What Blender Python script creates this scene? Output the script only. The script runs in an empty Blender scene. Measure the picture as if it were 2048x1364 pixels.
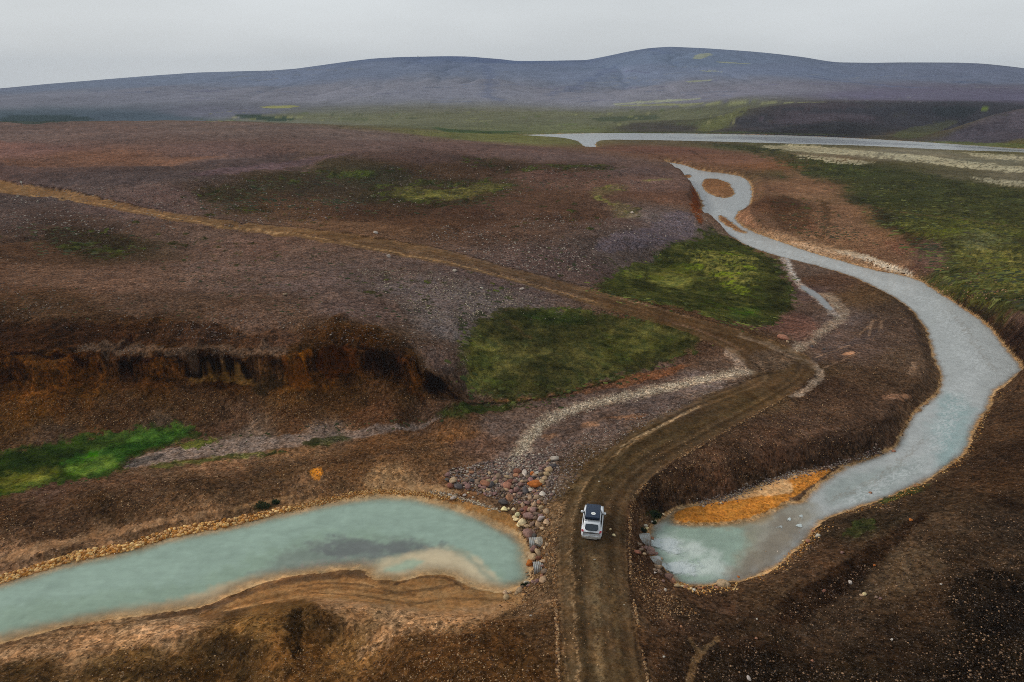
import bpy, bmesh, math, random
import numpy as np
random.seed(7); rng = np.random.default_rng(11)
C = bpy.context.scene.collection
SC = bpy.context.scene
RAD = math.radians

# ------------------------------------------------------------ camera, sky, light
CAM_H, PITCH, FPX = 39.6, RAD(20.74), 1365.0
cam = bpy.data.objects.new('camera', bpy.data.cameras.new('camera')); C.objects.link(cam)
cam.location = (0, 0, CAM_H); cam.rotation_euler = (math.pi/2 - PITCH, 0, 0)
cam.data.sensor_width = 36; cam.data.lens = 36*FPX/2048
cam.data.clip_end = 20000; cam.data.clip_start = .5
SC.camera = cam
SC.view_settings.view_transform = 'Standard'; SC.view_settings.look = 'None'
SC.view_settings.exposure = 0.0; SC.view_settings.gamma = 1; SC.view_settings.use_curve_mapping = False
SC.cycles.use_denoising = False; SC.cycles.denoiser = 'OPENIMAGEDENOISE'; SC.cycles.denoising_input_passes = 'RGB_ALBEDO_NORMAL'; SC.cycles.denoising_prefilter = 'ACCURATE'
SC.cycles.pixel_filter_type = 'BLACKMAN_HARRIS'; SC.cycles.filter_width = .95
SC.cycles.max_bounces = 4; SC.cycles.diffuse_bounces = 2; SC.cycles.glossy_bounces = 2
SC.cycles.transparent_max_bounces = 8; SC.cycles.volume_bounces = 0
SC.cycles.volume_step_rate = 1

SUN_EL, SUN_AZ = RAD(36), RAD(-72)      # light comes from ahead and a little left, through cloud
w = bpy.data.worlds.new('World'); SC.world = w; w.use_nodes = True
nt = w.node_tree; nt.nodes.clear()
def wn(t, **k):
    n = nt.nodes.new(t)
    for a, b in k.items(): setattr(n, a, b)
    return n
out = wn('ShaderNodeOutputWorld'); bgd = wn('ShaderNodeBackground')
sky = wn('ShaderNodeTexSky'); sky.sky_type = 'NISHITA'; sky.sun_disc = False
sky.sun_elevation = SUN_EL; sky.sun_rotation = SUN_AZ; sky.air_density = 1; sky.dust_density = 3
tc = wn('ShaderNodeTexCoord'); sep = wn('ShaderNodeSeparateXYZ'); nt.links.new(tc.outputs['Generated'], sep.inputs[0])
ramp = wn('ShaderNodeValToRGB'); ramp.color_ramp.elements[0].position = 0.0; ramp.color_ramp.elements[1].position = 0.5
ramp.color_ramp.elements[0].color = (7.3, 7.6, 7.75, 1); ramp.color_ramp.elements[1].color = (5.3, 5.75, 6.0, 1)
nt.links.new(sep.outputs['Z'], ramp.inputs[0])
mp = wn('ShaderNodeMapping'); mp.inputs['Scale'].default_value = (1.2, 1.2, 5)
nt.links.new(tc.outputs['Generated'], mp.inputs[0])
cn = wn('ShaderNodeTexNoise'); cn.inputs['Scale'].default_value = 1.6; cn.inputs['Detail'].default_value = 5
nt.links.new(mp.outputs[0], cn.inputs['Vector'])
cr = wn('ShaderNodeMapRange'); cr.inputs['From Min'].default_value = .3; cr.inputs['From Max'].default_value = .7
cr.inputs['To Min'].default_value = .86; cr.inputs['To Max'].default_value = 1.07
nt.links.new(cn.outputs[0], cr.inputs[0])
mul = wn('ShaderNodeVectorMath', operation='SCALE'); nt.links.new(ramp.outputs[0], mul.inputs[0]); nt.links.new(cr.outputs[0], mul.inputs['Scale'])
mix = wn('ShaderNodeMix', data_type='RGBA'); mix.inputs[0].default_value = .94
nt.links.new(sky.outputs[0], mix.inputs[6]); nt.links.new(mul.outputs[0], mix.inputs[7])
nt.links.new(mix.outputs[2], bgd.inputs[0]); bgd.inputs[1].default_value = .1
nt.links.new(bgd.outputs[0], out.inputs[0])

sl = bpy.data.lights.new('sun', 'SUN'); sl.energy = 1.5; sl.angle = RAD(11); sl.color = (1, .95, .88)
so = bpy.data.objects.new('sun', sl); C.objects.link(so)
so.rotation_euler = (math.pi/2 - SUN_EL, 0, math.pi - SUN_AZ)   # shines from azimuth SUN_AZ (0 = +Y, negative = left)
KILL = .66      # scene-wide ratio of seen brightness to base colour

# ------------------------------------------------------------ maths helpers
CP, SP = math.cos(PITCH), math.sin(PITCH)
def lin(c):
    c = np.asarray(c, float)/255.
    return np.where(c <= .04045, c/12.92, ((c+.055)/1.055)**2.4)
def ray(u, v):
    xc = (np.asarray(u, float)-1024)/FPX; yc = (682-np.asarray(v, float))/FPX
    return xc, CP+yc*SP, -SP+yc*CP                      # x, y, z per unit depth
def plane(u, v, z=0.):
    dx, dy, dz = ray(u, v); t = (z-CAM_H)/dz
    return dx*t, dy*t
def q_of(x, y):
    D = np.maximum(np.asarray(y)*CP + CAM_H*SP, 8.)
    return np.asarray(x)/D, np.log(D)
def hash2(i, j, s):
    h = (i.astype(np.int64)*374761393 + j.astype(np.int64)*668265263 + s*974634777) & 0xffffffff
    h = ((h ^ (h >> 13))*1274126177) & 0xffffffff
    h = ((h ^ (h >> 16))*2246822519) & 0xffffffff
    return ((h ^ (h >> 15)) & 0xffffff)/float(0xffffff)
def vnoise(x, y, s=0):
    xi, yi = np.floor(x), np.floor(y); fx, fy = x-xi, y-yi
    fx = fx*fx*fx*(fx*(fx*6-15)+10); fy = fy*fy*fy*(fy*(fy*6-15)+10)
    a, b = hash2(xi, yi, s), hash2(xi+1, yi, s); c, d = hash2(xi, yi+1, s), hash2(xi+1, yi+1, s)
    return ((a+(b-a)*fx)*(1-fy) + (c+(d-c)*fx)*fy)*2-1
def fbm(x, y, s=0, o=4, g=.5):
    r = 0; a = 1.; n = 0
    for k in range(o):
        r = r + a*vnoise(x*2**k+17.3*k, y*2**k-9.1*k, s+k*31); n += a; a *= g
    return r/n*1.5
def sst(a, b, x):
    t = np.clip((x-a)/(b-a), 0, 1); return t*t*(3-2*t)
def segdist(px, py, poly, closed):
    """distance to polyline; if closed, signed (+ inside)"""
    P = np.asarray(poly, float); n = len(P); best = np.full(px.shape, 1e18); ins = np.zeros(px.shape, bool)
    for i in range(n if closed else n-1):
        ax, ay = P[i]; bx, by = P[(i+1) % n]; dx, dy = bx-ax, by-ay; L = dx*dx+dy*dy+1e-18
        t = np.clip(((px-ax)*dx+(py-ay)*dy)/L, 0, 1)
        best = np.minimum(best, (px-ax-t*dx)**2+(py-ay-t*dy)**2)
        if closed:
            c = ((ay > py) != (by > py)) & (px < (bx-ax)*(py-ay)/((by-ay) if by != ay else 1e-12)+ax); ins ^= c
    d = np.sqrt(best)
    return np.where(ins, d, -d) if closed else d
def smoothpoly(P, closed=True, n=1):
    P = [tuple(p) for p in P]
    for _ in range(n):
        Q = []; m = len(P)
        for i in range(m if closed else m-1):
            a, b = P[i], P[(i+1) % m]
            Q += [(a[0]*.75+b[0]*.25, a[1]*.75+b[1]*.25), (a[0]*.25+b[0]*.75, a[1]*.25+b[1]*.75)]
        if not closed: Q = [P[0]]+Q+[P[-1]]
        P = Q
    return P

# ------------------------------------------------------------ traced water outlines (photo pixels -> the water plane)
POOL_Z, RIV_Z = .35, 0.
POOL = [(-600,1335),(-300,1245),(0,1165),(150,1120),(260,1100),(338,1074),(400,1062),(465,1051),(520,1036),(581,1022),(640,1008),(700,996),
 (760,989),(800,990),(850,997),(910,1012),(960,1030),(1000,1050),(1035,1064),(1050,1082),(1056,1100),(1062,1130),(1066,1156),(1050,1168),(1020,1183),
 (990,1185),(950,1176),(925,1164),(905,1152),(880,1146),(850,1149),(820,1158),(790,1162),(757,1161),(737,1152),(735,1140),(700,1137),(660,1143),(600,1150),(560,1157),
 (520,1166),(470,1186),(430,1205),(390,1216),(350,1222),(280,1232),(200,1241),(130,1254),(60,1272),(0,1287),(-300,1370),(-600,1470)]
RIVER = [(1301,1100),(1297,1060),(1310,1042),(1330,1030),(1350,1016),(1400,1007),(1448,1000),(1507,976),(1581,952),(1625,943),(1670,936),(1725,923),(1762,907),(1790,894),
 (1797,878),(1811,848),(1833,820),(1862,795),(1879,776),(1882,749),(1868,720),(1859,687),(1852,658),(1833,633),(1809,608),(1780,590),(1738,569),
 (1697,550),(1635,532),(1597,523),(1573,517),(1531,505),(1490,490),(1465,474),(1432,458),(1407,445),(1397,428),(1405,412),(1403,399),(1386,375),
 (1366,354),(1354,341),(1338,330),(1322,323),(1345,325),(1370,330),(1399,341),(1448,346),(1482,352),(1502,366),(1507,387),(1501,414),(1474,424),(1471,441),
 (1498,460),(1552,480),(1606,499),(1656,514),(1700,526),(1750,540),(1796,548),(1826,556),(1846,563),(1883,588),(1925,615),(1966,640),(1995,673),(2020,706),(2045,731),(2042,747),(2010,768),
 (1987,786),(1978,815),(1958,840),(1941,873),(1937,898),(1912,923),(1879,944),(1842,967),(1800,985),(1762,1000),(1718,1015),(1670,1030),
 (1633,1048),(1614,1082),(1581,1111),(1540,1143),(1507,1156),(1448,1168),(1392,1174),(1355,1168),(1341,1152),(1325,1132),(1308,1112)]
ISLES = [[(1412,355),(1449,361),(1465,375),(1468,392),(1444,397),(1416,386),(1402,371)],
         [(1438,428),(1457,441),(1475,455),(1494,466),(1478,464),(1455,452),(1440,441)],
         [(1364,351),(1378,349),(1386,353),(1376,357)],
         [(1340,1032),(1362,1016),(1410,1007),(1448,1002),(1500,992),(1545,984),(1585,986),(1572,1006),(1536,1026),(1496,1040),(1450,1046),(1405,1050),(1350,1046)],
         [(1440,1004),(1500,980),(1560,958),(1600,945),(1660,935),(1690,931),(1664,950),(1636,970),(1618,988),(1600,1004),(1580,1006),(1560,996),(1500,1000)]]
FARRIV = [(905,272),(1000,271),(1100,268),(1200,266),(1400,267),(1600,271),(1800,281),(1950,291),(2048,298),(2300,308),(2300,322),(2048,304),(1900,300),(1750,292),
 (1650,289),(1500,285),(1400,282),(1300,280),(1205,279),(1188,286),(1197,298),(1178,298),(1165,290),(1150,279),(1100,275),(1000,274)]
SHOALSTRIP = [(1668,500),(1700,503),(1730,508),(1760,520),(1796,534),(1840,555),(1800,548),(1760,532),(1720,517),(1690,510)]
def qpoly(P, z): 
    x, y = plane(*np.array(P, float).T, z); return np.stack(q_of(x, y), 1)
def wpoly(P, z):
    x, y = plane(*np.array(P, float).T, z); return np.stack([x, y], 1)

# ------------------------------------------------------------ terrain heights: surveyed spots (photo pixel, height above the river)
CTRL = [
 # track
 (1200,1360,4.0),(1195,1280,3.6),(1185,1180,3.3),(1180,1080,3.1),(1185,1000,3.0),(1230,930,2.9),(1300,870,2.8),(1400,820,2.6),(1500,780,2.5),(1590,740,2.6),
 (1560,695,2.9),(1480,665,3.2),(1400,640,3.8),(1300,613,4.6),(1200,588,5.4),(1100,562,6.3),(1000,535,7.2),(900,510,8),(800,487,8.6),(700,468,9),(600,458,9.2),(500,446,9.4),
 (400,432,9.6),(300,418,9.9),(200,398,10.2),(100,382,10.5),(0,367,10.8),
 # bank between pool and track, shoulders
 (1112,1250,3.3),(1100,1180,2.2),(1100,1100,2.4),(1100,1030,2.4),(1120,960,2.2),(1070,1000,1.3),(1072,1060,1.2),(1080,1120,1.5),(1060,1210,1.4),(1265,1100,2.6),(1290,1060,1.6),(1262,1180,2.8),(1300,1140,1.5),
 (1340,1210,2.3),(1290,1300,3.4),(1380,1300,3.2),(1260,1020,2.6),
 # sand and mounds below pool
 (1000,1210,1.0),(900,1200,.9),(800,1190,.7),(700,1190,.9),(600,1180,.8),(500,1200,.8),(400,1240,.9),(200,1270,.9),(0,1310,.9),(-300,1400,1.0),
 (1000,1290,3.0),(900,1260,2.2),(900,1340,3.6),(750,1250,2.4),(720,1330,2.0),(560,1220,1.7),(540,1270,3.0),(450,1330,1.8),(400,1270,2.4),(200,1320,1.6),(0,1364,2.0),(650,1300,1.4),(640,1230,2.6),(1050,1360,3.8),
 (-400,1500,2.2),(1700,1500,4),(400,1600,3),(1100,1700,4.6),(2200,1500,5),(0,1700,3),
 # north bank of pool and flat strip
 (0,1150,.7),(200,1090,.7),(400,1045,.7),(600,1000,.7),(800,975,.7),(950,1000,.8),(1020,1040,.7),(0,1110,1.0),(200,1050,1.0),(0,1060,1.9),(200,1010,2.0),(400,980,2.1),(600,940,2.0),(800,910,1.8),
 (1000,880,1.7),(0,1000,2.0),(150,970,1.8),(0,930,1.3),(150,920,1.2),(300,890,1.2),(450,870,1.3),(700,865,1.4),(850,840,1.5),(950,815,1.7),(900,930,1.3),(1000,930,1.3),(1050,960,1.3),
 (-300,1150,.8),(-300,1000,1.8),
 # talus base, face bottom, top
 (0,880,1.6),(200,850,1.7),(400,845,1.7),(600,850,1.7),(800,838,1.8),(900,808,2.0),
 (0,770,4.9),(150,750,5.2),(280,765,4.6),(380,762,4.6),(500,770,4.4),(620,772,4.2),(690,735,5.2),(760,760,4.5),(860,785,3.4),
 (0,705,8.0),(120,700,8.1),(260,690,8.2),(400,695,8.1),(560,703,7.9),(690,685,8.0),(770,700,7.6),(830,735,6.4),(880,770,5.0),(925,795,3.4),
 (0,650,9.2),(200,645,9.2),(400,650,8.8),(600,660,8.5),(800,660,7.8),(-300,700,8.5),(-300,860,2),(-300,640,9.5),
 # plateau
 (0,560,9.5),(200,560,9.4),(400,580,9.2),(600,580,9.1),(800,590,8.4),(900,640,7.2),(900,720,5.6),(200,480,9.0),(0,470,9.0),(150,450,9.3),(400,500,9.6),(600,510,9.8),(720,560,9.0),
 (0,420,10.6),(150,425,10),(300,450,9.6),(1000,600,6.6),(930,560,8.0),
 # moss slope A
 (960,700,4.8),(1080,640,5.2),(1200,640,4.4),(1300,660,3.6),(1390,690,3.0),(1000,780,2.6),(1100,750,3.0),(1250,730,2.6),(1350,710,2.5),(1480,720,2.5),
 (1000,805,1.9),(1150,790,1.9),(1300,770,1.9),(1450,740,2.2),(1100,850,1.7),(1200,830,1.8),(1350,790,2.0),(1150,900,1.9),(1250,860,2.1),
 # moss flat B
 (1250,570,3.2),(1350,590,2.8),(1450,600,2.2),(1540,640,1.9),(1560,560,1.3),(1400,540,2.0),(1300,520,2.6),(1480,500,1.1),(1430,480,1.4),
 # nose above the river and hollow
 (1360,465,4.0),(1300,480,6.0),(1380,425,6.5),(1350,360,7.4),(1330,340,6.8),(1340,400,7.6),(1250,450,7.2),(1150,500,7.0),(1050,480,8.0),(1000,440,8.2),(1200,400,8.2),(1250,350,8.4),
 (1100,400,7.2),(900,400,6.8),(800,385,6.4),(700,390,6.8),(950,375,6.6),(850,365,6.2),(600,400,7.8),(500,400,8.8),(700,365,7.2),(1000,350,7.2),(900,345,7.2),(600,350,10.5),(480,370,11),(700,335,10),(800,325,9.5),(900,315,9.0),(1050,325,8.4),(1150,330,8.4),
 (1280,325,7.6),(300,380,11.6),(450,340,12.6),(200,350,12.4),(0,340,12.4),(0,300,13.5),(300,310,13.6),(600,300,13.2),(900,292,10.2),(1100,300,8.4),(1200,310,6.4),(1290,312,3.4),(800,290,12),
 (0,252,15),(200,245,15.5),(400,242,15),(500,245,14.5),(650,255,12.8),(800,262,10.5),(880,272,7.5),(1000,285,6.0),(1120,293,3.0),(-300,280,14),(-300,400,11),(-300,520,9.5),
 # tongue between river loop and road
 (1650,580,.8),(1680,640,.9),(1600,600,.9),(1720,600,1.1),(1600,560,.7),(1750,650,1.4),(1700,700,1.7),(1640,700,2.0),(1800,680,1.3),(1820,740,1.4),(1760,760,1.8),(1680,780,2.2),(1600,820,2.6),(1800,800,1.4),
 (1750,840,2.2),(1650,870,2.7),(1550,880,2.7),(1450,930,2.7),(1380,960,2.6),(1330,985,2.2),(1700,895,2.0),(1600,925,1.2),(1500,955,1.1),(1400,990,1.0),(1340,1010,.9),
 # right bank
 (1700,1040,1.0),(1640,1075,.8),(1600,1120,1.0),(1500,1180,1.1),(1420,1195,1.2),(1800,1000,1.2),(1900,960,1.2),(1960,890,1.2),(2010,810,1.2),(1650,1130,2.0),(1750,1080,2.2),(1550,1200,2.1),(1700,1180,1.6),(1640,1230,1.5),(1500,1280,2.7),(1600,1340,2.6),
 (1850,1100,3.2),(1950,1000,3.4),(2040,900,3.0),(1900,1250,4.2),(1750,1300,3.4),(2040,1100,4.5),(2040,1300,5),(2250,900,5),(2300,1200,6),(2120,700,5.5),(2060,780,2.6),
 (2060,660,4.0),(2020,640,3.4),(1970,620,2.4),(1900,575,2.2),(1870,545,1.8),(2048,600,4.2),(1960,580,2.8),(1800,510,1.6),(1700,480,1.2),(1600,470,1.0),(1560,430,1.0),(1620,420,1.4),(1540,380,.9),
 (1500,340,.9),(1400,320,1.0),(1700,420,1.8),(1800,460,2.4),(1900,480,3.0),(2048,500,3.6),(2048,420,2.6),(1900,400,1.8),(1750,370,1.5),(1600,340,1.2),(1500,305,.9),(1700,315,1),(1900,340,1.2),(2048,370,1.6),(1350,300,1.2),(1250,295,1.2),
 (2048,315,.7),(1800,300,.7),(2300,400,2),(2300,600,6),
]
WCTRL = []   # (u column, world distance y, height)
def wc(u, y, z): WCTRL.append((u, y, z))
for u in (-300, 0, 300, 500): wc(u, 600, 9); wc(u, 720, 0)
for u in (700, 800): wc(u, 640, 4); wc(u, 720, 0)
for u in (900, 1000): wc(u, 640, .8)
for u in (-300, 0, 300, 600, 900, 1200): wc(u, 900, 1.0); wc(u, 1200, 4)
for u in (950, 1100, 1250, 1400): wc(u, 640, 1.2); wc(u, 760, 2.5)
for u in (1300, 1380): wc(u, 690, 5.5)
for u in (1490, 1600, 1700): wc(u, 590, 1.2); wc(u, 640, 9.5 if u > 1490 else 5); wc(u, 710, 19.5 if u > 1490 else 15); wc(u, 900, 21); wc(u, 1200, 22)
wc(1430, 650, 3.0); wc(1440, 760, 6); wc(1400, 950, 10)
for u in (1800, 1860): wc(u, 560, 1.5); wc(u, 650, 8); wc(u, 730, 17); wc(u, 900, 21)
wc(1920, 600, 3.); wc(1900, 655, 6); wc(1960, 655, 6); wc(1940, 740, 18.5); wc(2040, 680, 10); wc(2060, 760, 19.5); wc(2000, 900, 21)
wc(1880, 520, 1.6); wc(1960, 500, 1.5); wc(1960, 560, 14.2); wc(1900, 545, 6); wc(2048, 465, 1.5); wc(2048, 520, 12); wc(2048, 575, 22); wc(2200, 440, 1.5); wc(2200, 540, 26); wc(2200, 800, 24); wc(2200, 1100, 24)
wc(2000, 1200, 22); wc(1600, 1500, 22); wc(800, 1600, 4); wc(0, 1600, 4); wc(2200, 1600, 22)
def wq(u, y): D = y*CP+CAM_H*SP; return (u-1024)/FPX, math.log(D)
cp_q = []; cp_z = []
for u, v, z in CTRL:
    x, y = plane(u, v, z); q = q_of(x, y); cp_q.append((float(q[0]), float(q[1]))); cp_z.append(z)
for u, y, z in WCTRL: cp_q.append(wq(u, y)); cp_z.append(z)
cp_q = np.array(cp_q); cp_z = np.array(cp_z)
def kern(r2): return np.sqrt(r2+.0006)       # near-linear kernel: no overshoot
_d = cp_q[:, None]-cp_q[None]; K = kern((_d**2).sum(2)); n = len(cp_z)
A = np.zeros((n+3, n+3)); A[:n, :n] = K - np.eye(n)*.002; A[:n, n] = 1; A[:n, n+1:] = cp_q; A[n, :n] = 1; A[n+1:, :n] = cp_q.T
W = np.linalg.solve(A, np.r_[cp_z, 0, 0, 0])
def base_h(a, l):
    s = a.shape; a = a.ravel(); l = l.ravel(); r = W[n] + W[n+1]*a + W[n+2]*l
    for k in range(n): r = r + W[k]*kern((a-cp_q[k, 0])**2+(l-cp_q[k, 1])**2)
    return r.reshape(s)

# ------------------------------------------------------------ grid: fan of cells, finer near, coarser far
cols = np.r_[np.linspace(-1.3, -.86, 40, endpoint=False), np.linspace(-.86, .86, 800, endpoint=False), np.linspace(.86, 1.3, 40)]
vv = np.linspace(1560, 232, 620); yy = plane(np.full(vv.shape, 1024.), vv, 0)[1]
ys = np.r_[np.linspace(6, yy[0], 24, endpoint=False), yy, np.geomspace(yy[-1]*1.006, 2300, 130), np.geomspace(2350, 3200, 14)]
ys = np.sort(np.r_[ys[(ys < 74.5) | ((ys > 90) & (ys < 420)) | (ys > 640)], np.arange(74.5, 90, .13), np.arange(420, 640, 1.7)])
rowsl = np.log(ys*CP+CAM_H*SP)
GA, GL = np.meshgrid(cols, rowsl)
GY = np.repeat(ys[:, None], len(cols), 1); GX = GA*np.exp(GL); NR, NC = GA.shape
GZ = base_h(GA, GL)
MPP = np.exp(GL)/FPX                    # metres per photo pixel at that distance
# long hills behind
RIDGE = [(-1500,230),(-600,215),(-200,195),(0,178),(100,168),(200,160),(300,152),(400,145),(500,142),(550,141),(600,137),(700,123),(750,117),(800,114),(900,112),(950,112),(1000,115),(1030,119),(1100,121),(1170,120),(1210,112),(1250,103),(1290,96),(1330,93),(1400,96),(1500,103),
 (1600,111),(1660,120),(1740,124),(1900,125),(1950,127),(2000,132),(2048,138),(2250,160),(2700,190),(3500,215)]
RY = 2000.
ru = np.array([(r[0]-1024)/FPX for r in RIDGE]); rz = []
for u_, v_ in RIDGE:
    dx, dy, dz = ray(u_, v_); rz.append(CAM_H + RY*dz/dy)
xa = np.where(True, GA, 0)
hz = np.interp(GA, ru, rz)
ker = np.exp(-np.linspace(-2, 2, 13)**2); ker /= ker.sum()
hzs = np.interp(cols, ru, rz); hzs = np.convolve(np.pad(hzs, 6, mode='edge'), ker, 'valid')
zbase_r = np.interp(cols, GA[0], GZ[np.argmin(abs(ys-RY))])
amp = (hzs-zbase_r)[None]
t = (GY-820)/(RY-820); S = np.clip(t, 0, 1); S = S**1.35*(1-.0)*(1+.35*(1-S))/1.0
S = np.where(t > 1, 1-((GY-RY)/900.)**2*.8, np.clip(S, 0, 1))
# spurs and gullies on the hill face
rel = (fbm(GX/420., GY/900., 91, 5)*10-(1-np.abs(fbm(GX/150., GY/520., 93, 4)))**4*9+3)*sst(900, 1300, GY)*(1-sst(1700, 1980, GY))
crease = lambda P, wd, dep: -dep*np.exp(-(segdist(GA, GL, np.array([wq(u, y) for u, y in P]), False)*FPX/wd)**2)
rel = rel + crease([(1010,1960),(985,1800),(975,1600),(940,1350)], 60, 7) + crease([(1480,1700),(1380,1500),(1260,1250)], 90, 6) + crease([(1650,1960),(1720,1700),(1760,1400)], 90, 7)
GZ = GZ + amp*S + rel*np.clip(amp/90, .15, 1)*(GY > 820)
# plateau relief
GZ = GZ + fbm(GX/14, GY/14, 5, 3)*.4*sst(1., 4., GZ)*(1-sst(500, 900, GY)) + fbm(GX/3.4, GY/3.4, 9, 3)*.05*sst(.5, 2, GZ) + fbm(GX/2.2, GY/2.2, 9, 2)*.025
GZ = GZ - (1-np.abs(fbm(GX/26, GY/26, 205, 4)))**5*1.1*sst(3, 6, GZ)*sst(110, 150, GY)*(1-sst(500, 560, GY)) + sst(3, 8, GZ)*fbm(GX/60, GY/38, 8, 3)*.7*sst(120, 200, GY)*(1-sst(500, 560, GY))

Q = lambda P, z=0.: qpoly(smoothpoly(P), z)
# eroded face: buttresses, hollows, ledges
face = sst(-14, 22, segdist(GA, GL, qpoly([(-300,700),(0,690),(260,680),(400,690),(560,700),(690,678),(770,690),(850,730),(935,800),(880,815),(800,790),(700,800),(600,800),(400,790),(200,790),(0,810),(-300,830)], 6), True)*FPX)
rid = 1-np.abs(fbm(GX/2.6, GY/6, 44, 4))*1.7
up_ = sst(3.2, 5.2, GZ)*face; face0 = face; rid = 1-np.abs(fbm(GX/4.6, GY/4.6, 44, 4))*1.7
rid2 = 1-np.abs(fbm(GX/7., GY/14, 48, 3))*1.8
GZ = GZ + up_*(rid*.40-.1 + rid2*1.1-.4 + fbm(GX/1.1, GY/1.1, 46, 3)*.10) + face*(1-up_)*(rid2*.5-.2)
for (u, v, ru_, rv_, dp) in [(430,748,75,14,1.5),(800,722,40,14,1.2),(870,765,34,20,1.2),(565,700,30,16,.6),(235,735,34,14,.9),(120,735,40,12,.6)]:
    qa, ql = qpoly([(u, v)], 5.5)[0]
    GZ = GZ - dp*np.exp(-(((GA-qa)*FPX/ru_)**2+((GL-ql)*FPX/rv_)**2)**1.5)
# rilled slope south of the pool, mounds
m = sst(0, 40, segdist(GA, GL, qpoly([(60,1290),(450,1240),(620,1200),(720,1190),(900,1225),(1060,1200),(1060,1364),(700,1400),(0,1400)], 1.5), True)*FPX)
GZ = GZ + m*((1-np.abs(fbm(GX/3.4, GY/4.2, 61, 4))*2)*.34)
tt_ = (GZ-1.6)/6.6; nz_ = fbm(GX/3.1, GY/6., 149, 4)*.10 + fbm(GX/.9, GY*0, 150, 3)*.03
GZ = GZ + sst(.2, .8, face)*6.6*.15*np.tanh((tt_-.70-nz_)/.035)*np.exp(-((tt_-.70)/.26)**2)
GZ = GZ + sst(.2, .8, face)*fbm(GX*.25, GZ*2.6, 151, 3)*.28*sst(.4, .6, tt_)
# track bed evened and slightly sunk with berms
ROAD = [(1150,1460),(1135,1364),(1128,1300),(1124,1250),(1120,1180),(1118,1110),(1124,1050),(1138,1000),(1160,955),(1190,920),(1235,882),(1290,850),(1360,812),(1440,782),(1500,760),(1502,745),(1490,728),(1460,704),(1410,679),(1308,645),(1200,616),(1100,586),(1020,562),
 (900,531),(800,512),(700,493),(600,476),(500,465),(400,450),(300,433),(200,413),(100,397),(0,386),(-300,352),(-300,328),(0,362),(100,376),(200,396),(300,419),(400,435),(500,448),(600,457),(700,468),(800,483),(900,503),(1020,537),(1100,556),(1200,583),(1308,612),(1410,642),(1478,660),(1550,685),
 (1600,705),(1630,725),(1634,742),(1600,775),(1540,812),(1470,850),(1400,890),(1340,925),(1290,962),(1262,1000),(1250,1050),(1250,1100),(1256,1180),(1268,1250),(1280,1310),(1292,1364),(1310,1460)]


def hit(u, v, GZ=None):
    """walk along the line of sight until it meets the ground"""
    u = np.atleast_1d(np.asarray(u, float)); v = np.atleast_1d(np.asarray(v, float)); Z = globals()['GZ'] if GZ is None else GZ
    dx, dy, dz = ray(u, v)
    T = np.geomspace(26, 3000, 520)[None]
    X, Y, ZZ = dx[:, None]*T, dy[:, None]*T, CAM_H+dz[:, None]*T
    below = ZZ < height(X, Y, Z)
    i = np.where(below.any(1), below.argmax(1), T.shape[1]-1); i = np.maximum(i, 1)
    lo, hi = T[0][i-1], T[0][i]
    for _ in range(14):
        md = (lo+hi)/2; b = CAM_H+dz*md < height(dx*md, dy*md, Z); hi = np.where(b, md, hi); lo = np.where(b, lo, md)
    return dx*hi, dy*hi, CAM_H+dz*hi
def height(x, y, Z=None):
    Z = globals()['GZ'] if Z is None else Z
    a, l = q_of(x, y)
    ci = np.interp(a, cols, np.arange(NC)); ri = np.interp(l, rowsl, np.arange(NR))
    c0 = np.clip(ci.astype(int), 0, NC-2); r0 = np.clip(ri.astype(int), 0, NR-2); fc, fr = ci-c0, ri-r0
    return (Z[r0, c0]*(1-fc)+Z[r0, c0+1]*fc)*(1-fr)+(Z[r0+1, c0]*(1-fc)+Z[r0+1, c0+1]*fc)*fr
def hq(P):
    P = np.array(P, float); x, y, z = hit(P[:, 0], P[:, 1]); return np.stack(q_of(x, y), 1)

def carve(GZ, P, z, warp, isles=(), wl=9., depth=.9):
    Pq = np.array(Q(P, z)); xy = np.array(Pq)
    D = np.exp(Pq[:, 1]); PW = np.stack([Pq[:, 0]*D, (D-CAM_H*SP)/CP], 1)
    wx = fbm(GA*90, GL*90, 71, 4)*warp*MPP; wy = fbm(GA*90, GL*90, 77, 4)*warp*MPP
    sd = segdist(GX+wx, GY+wy, PW, True)
    for I in isles:
        iq = np.array(Q(I, z)); D = np.exp(iq[:, 1]); IW = np.stack([iq[:, 0]*D, (D-CAM_H*SP)/CP], 1)
        isd = segdist(GX+wx, GY+wy, IW, True); sd = np.minimum(sd, -isd)
        GZ = np.where(isd > -.6, np.minimum(GZ, z+.13+.03*fbm(GX*.8, GY*.8, 88, 3)) if I[0][1] > 700 else np.minimum(GZ, z+.45), GZ)
    k = np.clip(MPP/.05, 1, 6)**.6
    bank = z + .02*k + np.maximum(GZ-z, .12)*sst(0, 1, -sd/(2.2*k)) + .10*sst(0, .25*k, -sd)
    bank = np.minimum(bank, np.maximum(GZ, z+.1))
    bed = z - .03*sst(0, .3*k, sd) - np.clip(sd*.13, 0, depth)
    return np.where(sd > 0, bed, np.where(-sd < 2.6*k, bank, GZ)), sd
GZ, SD_POOL = carve(GZ, POOL, POOL_Z, 3.0)
GZ, SD_RIV = carve(GZ, RIVER, RIV_Z, 3.0, ISLES)
GZ, SD_FAR = carve(GZ, FARRIV, RIV_Z, 2.0, depth=.5)
SD_W = np.maximum(np.maximum(SD_POOL, SD_RIV), SD_FAR)
dry = sst(0.3, 2, -SD_W)
rq = hq(smoothpoly(ROAD))
SD_ROAD = segdist(GA+fbm(GA*140, GL*140, 3, 3)*.0016, GL, rq, True)*FPX
rmask = sst(-4, 5, SD_ROAD)
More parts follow.
